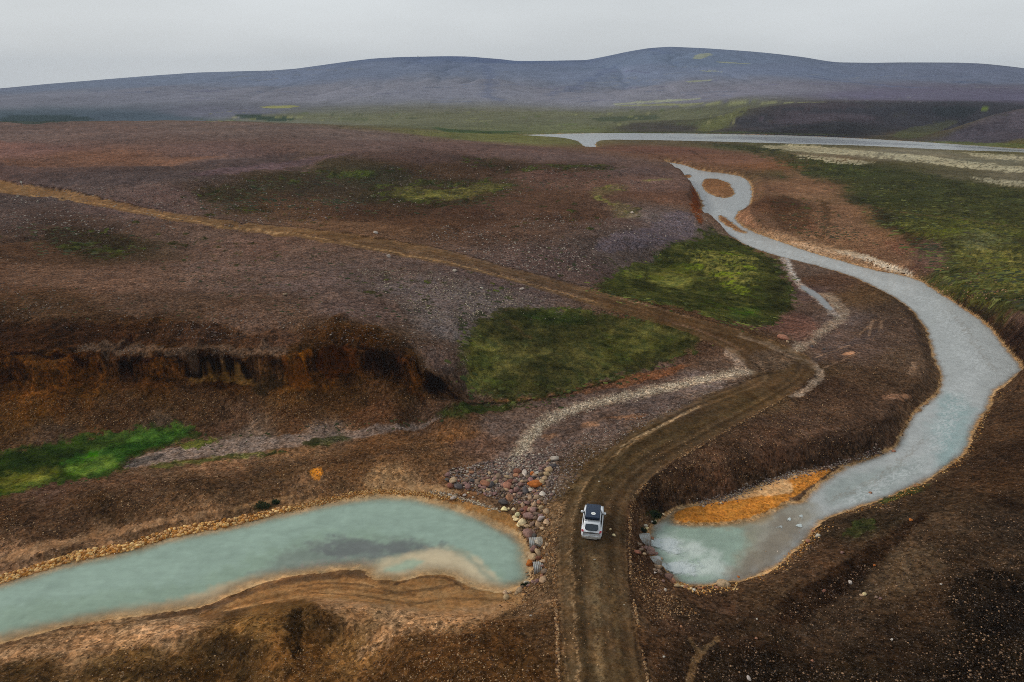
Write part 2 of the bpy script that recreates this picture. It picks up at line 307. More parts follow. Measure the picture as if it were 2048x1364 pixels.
GZ = GZ + (.10*np.exp(-((SD_ROAD+3)/4.)**2) - .05*rmask)*dry*np.clip(MPP/.05, .7, 1.6)

# ------------------------------------------------------------ ground colours with relief shade painted in: surveyed samples, then shapes with soft ragged edges
CS = [ # (u, v, seen colour)
 (0,270,92,78,84),(200,262,90,76,80),(450,255,90,78,84),(700,270,88,76,80),(0,300,98,74,68),(250,318,98,72,60),(150,335,74,60,56),(450,300,84,68,68),(350,350,70,60,58),(500,325,80,66,64),(700,290,84,70,72),(900,290,86,70,72),(850,315,70,56,52),(1000,300,84,68,64),(1150,315,82,68,68),
 (0,345,78,62,58),(200,375,76,64,64),(350,385,82,66,62),(60,400,66,56,54),(250,415,76,62,60),(450,395,58,48,40),(600,365,54,46,38),(550,420,72,54,42),(750,350,52,48,36),(900,340,58,46,36),(1000,335,62,48,40),(1100,345,76,58,52),(1250,340,80,66,68),(800,400,54,46,36),(950,410,66,50,42),(1100,390,72,54,44),(1200,370,78,60,52),(1300,370,86,68,62),(1150,430,70,52,42),(1000,455,74,56,46),(1250,440,80,64,58),
 (1320,440,88,76,78),(1380,400,84,62,52),(1340,480,74,64,64),(700,420,66,50,40),(850,450,72,54,42),(700,450,80,60,46),(0,440,70,58,54),(120,455,58,46,40),(220,490,48,40,30),(100,500,62,46,36),(350,470,76,60,52),(500,490,80,62,54),(650,500,78,62,54),
 (50,560,76,56,44),(250,560,82,62,52),(450,550,86,68,60),(600,560,84,68,62),(750,540,76,62,56),(850,580,84,72,72),(950,590,82,72,76),(1000,560,78,64,60),(1150,530,72,58,54),(1250,520,72,62,58),(900,650,84,74,76),(870,720,84,68,62),(930,760,72,58,50),(700,620,80,64,58),(500,640,78,60,50),(300,610,70,54,44),(100,620,62,46,34),
 (150,660,44,32,24),(0,670,42,30,22),(400,670,52,38,30),(560,680,66,50,42),(250,700,44,30,20),(0,740,50,28,14),(150,740,54,30,14),(300,730,52,30,16),(430,725,44,28,14),(600,730,60,34,15),(640,760,60,38,20),(720,730,44,26,12),(800,720,26,18,10),(840,760,60,34,16),(880,780,36,22,14),
 (60,800,66,42,20),(150,820,62,42,26),(250,830,54,38,26),(400,800,54,38,26),(450,830,58,42,32),(600,800,64,44,26),(600,840,62,42,28),(750,780,58,40,26),(750,830,66,44,30),(870,820,60,44,34),
 (100,870,60,46,36),(300,860,62,50,40),(500,880,84,70,60),(650,865,94,80,72),(300,930,76,58,44),(100,980,68,50,40),(250,960,74,54,40),(450,925,88,64,46),(600,900,90,66,46),(750,880,90,62,40),(900,860,84,58,38),(200,1015,50,36,24),(400,980,52,38,26),(0,1030,56,40,28),(550,960,58,42,28),(700,930,72,50,32),(850,900,84,60,40),(950,880,86,64,52),(150,1040,60,44,32),
 (0,1110,104,78,58),(200,1060,104,78,56),(400,1010,100,74,52),(600,985,90,66,46),(780,965,120,92,64),(900,985,96,68,46),
 (1000,850,90,74,66),(1050,920,86,72,66),(1100,880,84,68,60),(1200,850,86,70,62),(1300,810,86,72,66),(1400,760,92,80,76),(1150,800,82,66,58),(1450,720,76,60,50),(1100,960,82,66,54),(1090,1040,88,68,48),(1100,1150,74,56,38),(1100,1250,62,44,28),
 (1400,700,62,46,36),(1300,740,70,54,46),
 (1560,900,70,50,38),(1450,930,76,54,40),(1350,960,64,46,34),(1300,1000,50,36,26),(1500,960,44,32,24),(1650,890,60,44,34),(1600,850,66,50,40),(1700,830,70,52,40),(1780,820,74,56,44),(1650,780,62,46,36),(1750,760,66,50,38),(1820,720,74,58,46),(1700,700,78,62,54),(1640,680,78,64,58),(1580,650,78,56,48),(1700,640,84,70,64),(1780,650,74,58,48),(1720,590,76,58,42),(1640,560,72,54,44),(1600,580,78,62,58),(1800,620,66,52,42),(1600,540,80,66,58),
 (1450,320,98,72,60),(1350,300,90,66,58),(1560,330,104,74,56),(1600,380,100,74,58),(1560,410,84,60,46),(1650,420,102,76,58),(1700,470,108,80,60),(1620,450,96,66,50),(1720,510,100,70,52),(1530,450,90,68,54),(1580,480,102,78,60),(1650,500,110,84,64),(1780,500,94,66,52),(1840,530,84,62,52),(1870,500,86,64,56),
 (1500,295,84,70,54),(1700,340,58,60,40),(1800,370,56,56,38),(1950,400,62,62,40),(1750,400,48,48,32),(1850,440,62,60,36),(2000,450,66,66,40),(1900,500,72,72,44),(2000,520,86,84,44),(1900,560,60,60,34),(2000,580,58,58,32),(2048,620,56,40,32),(1900,600,34,30,18),(1960,640,38,28,20),(2040,690,30,20,14),(2048,640,70,52,44),
 (2000,320,96,92,78),(1800,305,104,98,84),(1650,300,100,94,76),(1700,290,80,78,64),(2048,350,90,84,70),(1900,350,74,70,56),
 (2000,800,54,40,30),(2040,900,44,32,24),(1980,960,54,38,26),(1950,900,58,42,30),(1900,1000,48,36,26),(1750,1050,46,36,26),(1650,1120,58,42,30),(1550,1200,54,40,28),(1700,1150,42,32,24),(1800,1150,62,48,34),(1850,1050,58,44,32),(1950,1100,48,36,26),(2040,1050,44,34,26),(1900,1200,46,34,24),(2000,1250,26,20,14),(1800,1280,38,28,20),(1650,1250,50,38,28),(1500,1280,40,28,20),(1400,1240,54,38,28),(1400,1320,38,28,20),(1550,1340,30,22,16),(1700,1350,34,26,18),(1950,1350,26,20,14),(1330,1200,64,46,32),(1310,1300,54,38,26),(1280,1100,66,46,32),(1275,1040,60,42,30),(1320,1130,62,44,32),
 (1200,1340,70,54,34),(1200,1200,76,60,42),(1190,1100,62,48,34),(1190,980,56,44,28),(1220,930,60,46,30),(1350,870,66,50,32),(1500,800,70,54,36),(1600,740,66,52,38),(1500,680,64,48,34),(1350,630,68,50,36),
 (1000,1200,116,86,54),(850,1180,118,86,54),(700,1165,88,66,46),(600,1180,96,70,48),(450,1215,84,62,42),(900,1240,128,94,62),(780,1230,130,100,70),(700,1215,116,86,58),(350,1260,118,92,68),(150,1290,116,88,62),(0,1310,100,76,54),(500,1250,92,66,36),(600,1240,70,50,28),(600,1310,86,58,30),(460,1310,60,44,26),(250,1340,78,58,34),(50,1350,62,46,28),(700,1310,104,74,42),(800,1300,76,52,30),(900,1300,70,46,26),(1000,1270,66,44,26),(900,1350,58,38,20),(1050,1330,54,36,20),(650,1350,76,52,28),(1060,1210,88,66,46),(400,1350,62,44,24),
 (600,235,92,94,84),(800,240,94,94,82),(1000,235,92,92,80),(1200,240,86,88,78),(1350,235,84,86,74),(1100,258,84,88,66),(1000,278,88,88,60),(1350,255,64,62,62),(450,225,94,96,108),(250,235,72,82,92),(50,240,70,80,88),
 (1500,245,58,52,58),(1600,235,70,64,74),(1700,230,72,66,78),(1800,240,58,54,62),(1650,262,48,44,46),(1900,230,44,48,54),(1850,270,62,66,52),(1960,265,70,66,78),(2048,240,76,72,86),(2040,270,68,64,72),(1420,250,84,88,62),(2048,290,70,74,44),
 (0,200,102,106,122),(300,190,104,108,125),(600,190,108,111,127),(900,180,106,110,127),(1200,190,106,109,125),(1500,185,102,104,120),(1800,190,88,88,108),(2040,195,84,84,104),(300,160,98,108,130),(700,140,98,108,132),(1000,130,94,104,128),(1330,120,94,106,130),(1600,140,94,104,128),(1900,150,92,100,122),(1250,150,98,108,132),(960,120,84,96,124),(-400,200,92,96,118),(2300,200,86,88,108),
 (-300,1200,100,80,60),(-300,400,78,62,54),(-300,700,50,34,24),(2300,600,60,56,36),(2300,1100,40,30,22),(400,1700,60,44,26),(1600,1700,34,26,18)]
FARCOL = {}
cs = np.array(CS, float)
_p = (cs[:, 1] >= 255) & (cs[:, 0] < 1500) & (cs[:, 1] < 1000); cs[_p, 4] = np.minimum(cs[_p, 4], cs[_p, 3]*.95); cs[_p, 2:5] *= 1.04
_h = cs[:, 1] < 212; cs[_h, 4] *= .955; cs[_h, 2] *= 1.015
_q = (cs[:, 0] > 1470) & (cs[:, 1] > 205) & (cs[:, 1] < 296); cs[_q, 2] = cs[_q, 3]*1.05; cs[_q, 4] = np.minimum(cs[_q, 4], cs[_q, 3]*1.10)
_f = (cs[:, 0] < 930) & (cs[:, 1] > 645) & (cs[:, 1] < 860); cs[_f, 3] = np.maximum(cs[_f, 3], cs[_f, 2]*.64); hx, hy, hz_ = hit(cs[:, 0], cs[:, 1]); cqa, cql = q_of(hx, hy); csl = lin(cs[:, 2:5])
wa = GA + fbm(GA*22, GL*22, 21, 3)*.012; wl_ = GL + fbm(GA*22, GL*22, 27, 3)*.012
COL = np.zeros(GA.shape+(3,)); WS = np.zeros(GA.shape)
for k in range(len(cs)):
    r2 = (wa-cqa[k])**2+((wl_-cql[k])*1.15)**2; wt = 1/(r2+2.2e-4)**2.0
    WS += wt; COL += wt[..., None]*np.log(csl[k]+1e-4)
COL = np.exp(COL/WS[..., None])
MOSS = np.zeros(GA.shape); PEB = np.full(GA.shape, .45); STR = up_.copy(); MCOL = np.zeros(GA.shape+(3,)); MCOL[:] = lin((58, 66, 26))
PEB = np.where(GY > 900, .28, PEB)
BOUNDS = lambda q, pad: (slice(max(0, np.searchsorted(rowsl, q[:, 1].min()-pad)-1), np.searchsorted(rowsl, q[:, 1].max()+pad)+1),
                         slice(max(0, np.searchsorted(cols, q[:, 0].min()-pad)-1), np.searchsorted(cols, q[:, 0].max()+pad)+1))
seed_ = [100]
def stroke(P, col=None, a=1., soft=6, warp=6, width=None, peb=None, moss=None, strata=None, z=None, freq=60, tgt=None, zz=None, mcol=None, thr=0, smooth=1):
    """P photo outline (closed) or centre line (width given, in px)"""
    seed_[0] += 7; s = seed_[0]
    if mcol is not None: soft, warp, freq = soft*1.8, warp*1.7, freq*1.5
    elif tgt is None and soft <= 40: soft, freq = soft*.6, freq*1.7
    pts = smoothpoly(P, width is None, smooth) if len(P) > 2 else P
    q = hq(pts) if z is None else qpoly(pts, z)
    pad = (max(soft, 4)*1.5+warp*2+(max(np.atleast_1d(width)) if width is not None else 0))/FPX + .002
    R, K_ = BOUNDS(q, pad); ga, gl = GA[R, K_], GL[R, K_]
    if ga.size == 0: return
    ga2 = ga+fbm(ga*freq, gl*freq, s, 5, .6)*warp/FPX; gl2 = gl+fbm(ga*freq, gl*freq, s+3, 5, .6)*warp/FPX
    sd = segdist(ga2, gl2, q, width is None)*FPX
    if width is not None: sd = width/2.-sd
    mk = sst(-soft/2., soft/2., sd)*a
    if thr: mk = mk*sst(-.25, .35, fbm(ga*freq*4, gl*freq*4, s+9, 4)+thr)
    if tgt is not None:
        tgt[R, K_] = tgt[R, K_]*(1-mk[..., None])+lin(col)*mk[..., None]; return
    if col is not None: COL[R, K_] = COL[R, K_]*(1-mk[..., None])+lin(col)*mk[..., None]
    for F, val in ((PEB, peb), (MOSS, moss), (STR, strata)):
        if val is not None: F[R, K_] = F[R, K_]*(1-mk)+val*mk
    if mcol is not None: MCOL[R, K_] = MCOL[R, K_]*(1-mk[..., None])+lin(mcol)*mk[..., None]

exec_paint = True
# --- banks following the waterlines
def bank(SD, w0, w1, col, a, peb=None, region=None):
    k = np.clip(MPP/.05, 1, 5)
    mk = sst(-w1, -w0, SD/k)*a
    if region is not None: mk = mk*region
    mk = mk*sst(-.7, .5, fbm(GX*.35, GY*.35, int(w1*100), 4))
    COL[:] = COL*(1-mk[..., None])+lin(col)*mk[..., None]
    if peb is not None: PEB[:] = PEB*(1-mk)+peb*mk
def region(P, soft=30): 
    q = hq(P); return sst(-soft/2, soft/2, segdist(GA, GL, q, True)*FPX)
near = 1-sst(150, 260, GY)
bank(SD_RIV, .3, 1.6, (92,70,50), .5, .8)
bank(SD_RIV, -.05, .24, (142,102,64), .6, .9)
NB = region([(-700,1400),(-600,1180),(0,1080),(400,1000),(760,950),(1040,1000),(1040,1075),(800,1040),(400,1130),(0,1240),(-500,1400)])
bank(SD_POOL, .1, 1.5, (126,94,60), .8, 1.0, NB)
bank(SD_POOL, .0, .4, (150,100,44), .8, 1.0, NB)
# --- plateau details: moss, and hollow and rim shade painted as darker ground
stroke([(0,318),(150,322),(330,316),(500,306),(330,330),(100,336),(0,330)], (104,76,62), .6, 30, 14)
stroke([(0,345),(180,345),(420,325),(640,296),(500,345),(250,372),(60,372)], (66,58,58), .6, 30, 14)
stroke([(330,352),(560,322),(760,300),(700,308),(520,345)], (88,72,76), .6, 20, 8)
stroke([(600,345),(640,320),(700,300),(760,286)], (98,78,72), .5, 8, 4, width=7)
stroke([(80,455),(200,455),(270,480),(260,510),(180,520),(100,495)], (42,36,26), .75, 40, 20, moss=.45)
for P in ([(410,378),(450,365),(560,345),(620,345),(600,372),(500,400),(430,410)], [(600,340),(700,338),(800,335),(860,345),(800,360),(650,362)], [(900,320),(960,312),(1050,330),(1180,326),(1270,335),(1150,345),(1000,345)],
          [(560,415),(470,410),(420,425),(520,430)], [(760,362),(1000,355),(1060,375),(900,420),(700,400)]):
    stroke(P, (46,42,28), .55, 30, 14, moss=.50, mcol=(50,54,24))
stroke([(680,345),(715,340),(755,343),(745,355),(700,356)], (60,70,28), .8, 8, 4, moss=.62, mcol=(58,66,32))
stroke([(780,378),(820,372),(870,380),(890,388),(850,402),(800,398)], (92,90,50), .4, 14, 8, moss=.68, mcol=(104,102,50))
stroke([(870,390),(930,372),(1000,366),(1030,372),(980,382),(910,400),(880,402)], (92,90,50), .4, 14, 8, moss=.78, mcol=(106,104,54))
stroke([(1180,385),(1200,372),(1245,368),(1255,378),(1215,390),(1190,400)], (100,92,62), .4, 10, 7, moss=.85, mcol=(116,110,62))
stroke([(1215,410),(1240,402),(1285,420),(1280,436),(1235,436)], (100,92,62), .4, 12, 7, moss=.85, mcol=(116,110,62))
stroke([(1195,395),(1225,410)], (120,118,60), .6, 8, 6, width=10, moss=.65, mcol=(122,118,62))
stroke([(1290,362),(1340,358)], (120,118,60), .5, 6, 4, width=6, moss=.5, mcol=(132,130,66))
stroke([(640,425),(760,400),(900,405),(1000,430),(980,460),(800,450),(650,440)], (58,42,34), .5, 50, 20)
stroke([(1180,500),(1215,470),(1290,455),(1370,410),(1400,470),(1330,490),(1240,505)], (90,80,88), .5, 26, 10, peb=.85)
stroke([(1385,372),(1400,400),(1402,432),(1408,450),(1393,440),(1380,410)], (92,50,24), .8, 6, 5, strata=.9)
stroke([(0,520),(200,540),(450,540),(700,545),(500,575),(200,580),(0,570)], (88,68,56), .5, 40, 20)
stroke([(330,640),(290,600),(300,620),(262,650),(262,690)], (52,38,30), .6, 14, 8, width=9)
# tufts sprinkled on the gravel
for (cu, cv, ru_, rv_, nn) in [(450,500,170,40,46),(760,570,120,40,34),(600,440,140,20,20),(200,470,120,30,20),(420,395,50,25,36),(1150,440,120,50,20),(930,640,40,30,14),(1260,560,60,40,12),(1000,560,120,30,14),(1600,420,60,60,20)]:
    for _ in range(nn):
        u, v = random.gauss(cu, ru_*.55), random.gauss(cv, rv_*.55); r = random.uniform(2.5, 8)
        stroke([(u-r,v),(u,v-r*.3),(u+r,v),(u,v+r*.35)], (44,44,24), .8, 5, 4, moss=.85, mcol=(50,54,24), freq=200, smooth=0)
# --- eroded face; shade under the lip and in hollows painted dark
stroke([(0,650),(240,640),(262,690),(262,712),(100,706),(0,700)], (40,28,20), .75, 30, 12, peb=.2)
stroke([(270,660),(330,640),(480,668),(600,676),(560,690),(400,690),(270,690)], (52,38,30), .65, 26, 10, peb=.2)
stroke([(150,688),(240,680),(330,690),(560,694),(600,704),(480,714),(330,712),(230,715),(150,700)], (80,66,56), .5, 12, 10, peb=1., strata=0)
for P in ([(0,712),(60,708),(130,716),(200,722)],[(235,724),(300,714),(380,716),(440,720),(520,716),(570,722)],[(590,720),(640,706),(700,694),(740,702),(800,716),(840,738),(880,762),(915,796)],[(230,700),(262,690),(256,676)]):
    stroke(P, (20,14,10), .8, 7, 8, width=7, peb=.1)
for P in ([(20,742),(120,738),(210,742)],[(300,738),(370,736)],[(640,744),(690,728),(730,722)],[(600,750),(630,764)],[(60,762),(160,760)]):
    stroke(P, (84,54,28), .6, 6, 7, width=5, peb=.1, strata=1)
stroke([(560,690),(630,676),(700,678),(730,700),(700,712),(640,702),(590,712)], (40,28,16), .6, 14, 10, strata=.6)
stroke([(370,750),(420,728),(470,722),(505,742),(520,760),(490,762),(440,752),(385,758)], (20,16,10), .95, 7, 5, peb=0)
stroke([(375,760),(420,750),(460,750),(500,758),(520,768),(495,771),(455,764),(410,760),(380,766)], (104,78,44), .55, 5, 4, peb=0)
stroke([(456,746),(480,744),(494,752),(474,754)], (104,78,44), .5, 4, 3, peb=0)
stroke([(490,768),(560,752),(566,770),(535,790),(510,790)], (34,28,20), .8, 10, 6, peb=.1)
stroke([(570,722),(600,728),(622,750),(624,780),(600,784),(580,768),(565,745)], (76,46,22), .8, 10, 6, strata=1, peb=.1)
stroke([(598,706),(620,704),(628,716),(612,724),(600,718)], (128,78,28), .85, 8, 4, peb=.1)
stroke([(640,700),(680,690),(720,700),(710,735),(660,760),(630,740)], (58,32,14), .7, 16, 8, strata=1, peb=.1)
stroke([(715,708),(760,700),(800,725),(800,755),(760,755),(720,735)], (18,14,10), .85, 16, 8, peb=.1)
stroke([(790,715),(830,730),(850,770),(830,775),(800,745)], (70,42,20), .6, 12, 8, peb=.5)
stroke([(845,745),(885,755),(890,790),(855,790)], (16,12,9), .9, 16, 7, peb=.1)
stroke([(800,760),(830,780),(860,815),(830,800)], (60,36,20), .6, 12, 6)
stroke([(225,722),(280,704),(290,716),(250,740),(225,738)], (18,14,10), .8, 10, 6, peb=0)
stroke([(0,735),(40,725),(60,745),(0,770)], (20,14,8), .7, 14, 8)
for P in ([(150,745),(125,800),(118,840)],[(190,760),(170,810)],[(60,770),(40,830)],[(100,770),(90,820)]):
    stroke(P, (78,48,22), .6, 18, 8, width=24, peb=.4)
stroke([(560,800),(640,770),(700,800),(700,840),(600,850)], (66,44,26), .5, 30, 12)
stroke([(390,820),(430,790),(470,830),(440,850),(400,850)], (38,28,20), .5, 20, 10)
# --- bright moss by the spring, pale rivulet bed
G1 = [(-300,1010),(-300,905),(0,905),(60,895),(130,880),(210,868),(265,864),(320,850),(360,849),(390,856),(392,866),(350,882),(300,900),(250,922),(235,948),(150,960),(60,975),(0,1000)]
stroke(G1, (34,50,18), .95, 12, 10, moss=.95, mcol=(36,54,18), peb=.1)
stroke([(120,925),(170,905),(240,888),(300,862),(350,852),(388,858),(340,884),(280,905),(240,925),(220,945),(160,950)], (38,80,18), 1, 10, 8, moss=1, mcol=(42,70,22), peb=.0)
stroke([(130,935),(180,915),(230,905),(225,930),(190,950),(140,955)], (72,112,14), .8, 14, 8, moss=1, mcol=(66,86,26))
stroke([(0,950),(60,945),(120,935),(110,960),(40,975),(0,985)], (86,88,24), .7, 18, 8, moss=1, mcol=(88,92,24))
stroke([(240,940),(290,905),(400,885),(560,872),(700,858),(830,845),(900,838),(760,868),(620,890),(500,905),(380,918),(280,935)], (104,90,82), .7, 10, 8, peb=1, moss=0)
stroke([(235,925),(330,905),(330,915),(250,938)], (52,50,48), .7, 10, 6, peb=.9)
for P, c in (([(360,885),(400,878),(450,878),(400,892),(370,898)], (88,96,30)), ([(600,885),(650,872),(700,872),(680,885),(620,895)], (44,50,24)), ([(300,930),(400,915),(560,900),(570,906),(400,925),(310,938)], (70,72,34)), ([(860,822),(930,808),(1000,812),(1080,800),(1000,822),(900,835)], (40,52,22))):
    stroke(P, c, .8, 8, 8, moss=.85, mcol=c)
stroke([(620,938),(650,934),(640,962),(622,960)], (180,112,36), .9, 5, 4, peb=.2)
stroke([(860,875),(920,860),(980,865),(900,890)], (104,68,36), .45, 24, 10)
for P in ([(0,1010),(300,970),(600,930),(900,890)],[(0,1060),(200,1020),(430,975),(640,955)]):
    stroke(P, (56,42,32), .55, 24, 14, width=12)
stroke([(0,1105),(150,1072),(300,1042),(420,1020),(520,1008),(400,1034),(300,1054),(150,1088),(0,1130)], (122,92,66), .85, 8, 6, peb=.15)
stroke([(440,1020),(520,1002),(600,990),(560,1004),(480,1020)], (124,92,62), .8, 8, 5, peb=.1)
stroke([(715,968),(760,960),(820,962),(900,975),(930,990),(860,985),(780,975)], (140,108,76), .85, 8, 5, peb=.1)
stroke([(890,1000),(950,1005),(1005,1020),(1040,1045),(1040,1062),(1000,1048),(940,1024)], (138,100,60), .95, 6, 3, peb=.05)
stroke([(500,1016),(530,1006),(560,1010),(520,1022)], (34,36,20), .7, 8, 5)
# --- pale washed gravel fans
FAN = [(1500,742),(1440,752),(1380,765),(1320,778),(1250,793),(1180,808),(1120,828),(1080,850),(1055,880),(1035,912),(1020,940)]
stroke(FAN, (146,128,110), .6, 26, 12, width=36, peb=1.)
stroke(FAN, (180,164,142), .65, 14, 9, width=17, peb=1.)
stroke([(1440,690),(1480,705),(1500,735),(1490,755),(1470,730)], (140,120,104), .6, 10, 6, peb=1)
stroke([(960,940),(1010,910),(1060,920),(1110,930),(1090,990),(1060,1010),(980,970),(900,960)], (104,84,72), .7, 20, 10, peb=1)
stroke([(960,800),(1050,795),(1150,770),(1290,745),(1400,725),(1300,765),(1150,790),(1050,806)], (98,60,34), .55, 12, 8, strata=.4)
stroke([(930,808),(1000,806),(1080,800),(1160,780),(1250,755)], (22,22,12), .8, 7, 5, width=7)
for P in ([(1150,850),(1210,840),(1190,860)],[(1180,835),(1300,825),(1280,842)],[(1070,870),(1120,865),(1100,885)]):
    stroke(P, (128,92,66), .6, 14, 8, peb=.5)
stroke([(1480,672),(1540,690),(1590,712),(1622,728),(1640,738),(1640,756),(1620,775),(1590,792)], (132,114,98), .85, 12, 7, width=15, peb=.8)
stroke([(1600,775),(1540,808),(1470,848),(1400,888),(1338,922),(1290,962),(1266,1000)], (92,68,46), .7, 5, 4, width=4, peb=1)
stroke([(1590,700),(1620,680),(1660,650),(1690,630),(1670,600),(1650,590)], (128,110,94), .7, 20, 8, width=26, peb=1)
stroke([(1568,512),(1576,530),(1582,550),(1600,570),(1640,600),(1672,630)], (140,128,120), .7, 9, 7, width=17, peb=1)
stroke([(1574,516),(1580,530),(1584,546),(1596,562)], (168,164,160), .6, 7, 6, width=5, peb=.6)
stroke([(1600,740),(1660,700),(1700,690),(1760,660)], (70,62,62), .4, 20, 10, width=20)
for P in ([(1630,715),(1700,690)],[(1720,668),(1750,640)],[(1738,672),(1745,640)],[(1760,664),(1764,640)],[(1650,735),(1720,705)]):
    stroke(P, (124,98,78), .6, 6, 3, width=5)
stroke([(1680,708),(1705,702),(1712,708),(1690,712)], (160,118,90), .9, 3, 2, peb=0)
stroke([(1750,795),(1800,785),(1830,795),(1800,802)], (130,96,74), .7, 10, 5, peb=.3)
stroke([(1820,720),(1835,725),(1830,755),(1818,750)], (122,96,76), .5, 10, 6)
for P in ([(1560,640),(1600,620),(1640,650),(1620,690),(1570,670)],):
    stroke(P, (92,64,54), .5, 24, 10)
# --- moss fields
MA = [(930,690),(950,650),(985,622),(1040,618),(1120,622),(1200,628),(1280,640),(1350,652),(1400,668),(1385,695),(1330,722),(1260,745),(1180,768),(1110,790),(1040,800),(970,795),(935,760)]
stroke(MA, (52,58,26), .9, 20, 12, moss=.95, mcol=(56,56,28), peb=.15)
stroke([(925,700),(960,670),(1000,700),(980,760),(945,770)], (92,100,36), .6, 24, 10, moss=1, mcol=(84,88,36))
stroke([(1180,680),(1280,660),(1370,680),(1300,715),(1200,740)], (70,80,28), .5, 40, 16, mcol=(66,70,28))
stroke([(1040,620),(1120,622),(1200,640),(1100,650),(1040,640)], (30,50,20), .6, 24, 10, mcol=(34,54,20))
stroke([(1010,640),(1040,665),(1060,675)], (70,52,40), .6, 8, 6, width=10, moss=.2)
MB = [(1190,580),(1235,545),(1300,520),(1360,490),(1420,455),(1470,480),(1530,508),(1560,535),(1575,570),(1590,600),(1560,640),(1520,652),(1450,640),(1350,612),(1250,596)]
stroke(MB, (48,56,24), .92, 16, 10, moss=.95, mcol=(50,54,24), peb=.1)
stroke([(1380,505),(1450,498),(1510,520),(1500,560),(1470,590),(1440,560),(1400,540)], (112,122,38), .85, 26, 18, moss=1, mcol=(98,98,42), thr=.2)
stroke([(1300,545),(1350,530),(1400,560),(1370,580),(1310,570)], (104,104,44), .6, 26, 12, mcol=(100,104,42))
stroke([(1480,610),(1530,620),(1500,640),(1460,630)], (60,88,20), .6, 16, 8, mcol=(54,70,26))
stroke([(1540,560),(1580,580),(1585,620),(1540,620)], (30,30,16), .6, 30, 12, mcol=(32,34,16))
stroke([(1240,548),(1270,540),(1290,550),(1260,560)], (110,124,40), .6, 12, 8, mcol=(90,94,42))
stroke([(1300,572),(1400,590),(1500,606)], (28,32,14), .7, 8, 4, width=6, mcol=(28,32,14))
# --- right plain
MR = [(1400,290),(1500,300),(1560,325),(1640,350),(1720,385),(1740,420),(1800,460),(1850,470),(1840,500),(1870,530),(1900,570),(1950,610),(2048,640),(2500,700),(2500,420),(2048,385),(1900,355),(1750,335),(1600,310),(1500,288)]
stroke(MR, (52,56,30), .7, 26, 22, moss=.66, mcol=(56,58,30), peb=.2)
for P, c, a in (([(1750,440),(1850,450),(1950,455),(1900,480),(1830,475)], (88,92,34), .6), ([(1900,500),(1960,490),(2048,500),(2200,520),(2200,600),(2048,600),(1970,560),(1930,530)], (104,102,46), .55),
                ([(1870,430),(1960,440),(2048,450),(2048,480),(1950,470)], (92,94,40), .5), ([(1920,455),(2000,470),(1990,500),(1930,500)], (96,100,68), .6), ([(1880,560),(1960,570),(2030,600),(1940,605)], (84,86,32), .5), ([(1600,310),(1760,345),(1700,350),(1620,330)], (60,68,26), .6)):
    stroke(P, c, a, 36, 22, moss=.8, mcol=c, thr=.25)
stroke([(1730,420),(1760,412),(1850,480),(1880,520),(1840,500),(1780,460)], (34,32,20), .6, 20, 16)
stroke([(1560,330),(1640,365),(1700,400),(1720,440),(1770,490),(1840,530),(1790,540),(1700,490),(1640,470),(1600,420),(1580,370)], (106,80,62), .75, 26, 16, moss=0)
stroke([(1535,400),(1580,390),(1640,430),(1600,470),(1545,450)], (56,42,32), .6, 26, 16, moss=.2)
stroke([(1640,480),(1660,430),(1640,400)], (50,40,28), .6, 16, 12, width=14)
stroke([(1840,480),(1880,485),(1900,520),(1870,550),(1830,530)], (88,66,58), .7, 26, 14, moss=0)
stroke([(1680,398),(1800,425),(1900,435),(2048,455)], (84,66,52), .7, 7, 5, width=6, moss=0)
for P in ([(1500,292),(1600,288),(1720,300),(1850,312),(1960,325),(2100,338),(2100,348),(1980,342),(1880,330),(1750,314),(1640,306),(1560,300)], [(1580,308),(1660,314),(1760,326),(1700,330),(1620,320)], [(1930,352),(2048,362),(2100,372),(2020,374),(1960,362)], [(1900,300),(2048,312),(2100,322),(2000,322)], [(1560,286),(1650,292),(1600,296)],[(1780,304),(1900,316),(1850,322)]):
    stroke(P, (152,144,120), .75, 14, 14, peb=.3, moss=0, freq=60, thr=.35)
stroke([(1480,286),(1700,294),(1900,304),(2048,312)], (84,88,60), .4, 6, 4, width=6)
for P in ([(1270,300),(1370,330),(1420,338)],[(1380,300),(1430,330),(1500,336)],[(1480,340),(1540,360)],[(1540,380),(1600,405),(1660,425)]):
    stroke(P, (52,42,32), .5, 8, 6, width=6)
stroke([(1640,490),(1700,505),(1690,515),(1640,505),(1570,480)], (172,140,112), .75, 8, 6, peb=.9)
stroke([(1500,452),(1560,466),(1640,486),(1720,506),(1800,534),(1850,560),(1800,556),(1700,532),(1600,506),(1530,484)], (132,104,80), .75, 14, 9, peb=.8)
stroke([(1560,478),(1640,494),(1700,512),(1660,512),(1590,496)], (160,132,106), .6, 10, 8, peb=.8, thr=.3)
stroke(SHOALSTRIP, (164,150,132), .85, 5, 3, peb=.2); stroke([(1650,498),(1700,500),(1740,512),(1690,512)], (156,134,110), .6, 8, 5)
stroke([(1470,425),(1500,418),(1505,440),(1530,462),(1500,456),(1475,440)], (120,88,68), .8, 8, 5, peb=.6)
stroke([(1880,600),(1960,648),(2030,705),(2080,760),(2120,740),(2100,640),(2000,640),(1900,580)], (30,22,14), .75, 18, 10, strata=.5, moss=0)  # shade on the turned-away bank face, painted into the ground colour
stroke([(2010,630),(2048,625),(2100,640),(2048,652)], (84,64,56), .6, 12, 6, moss=0)
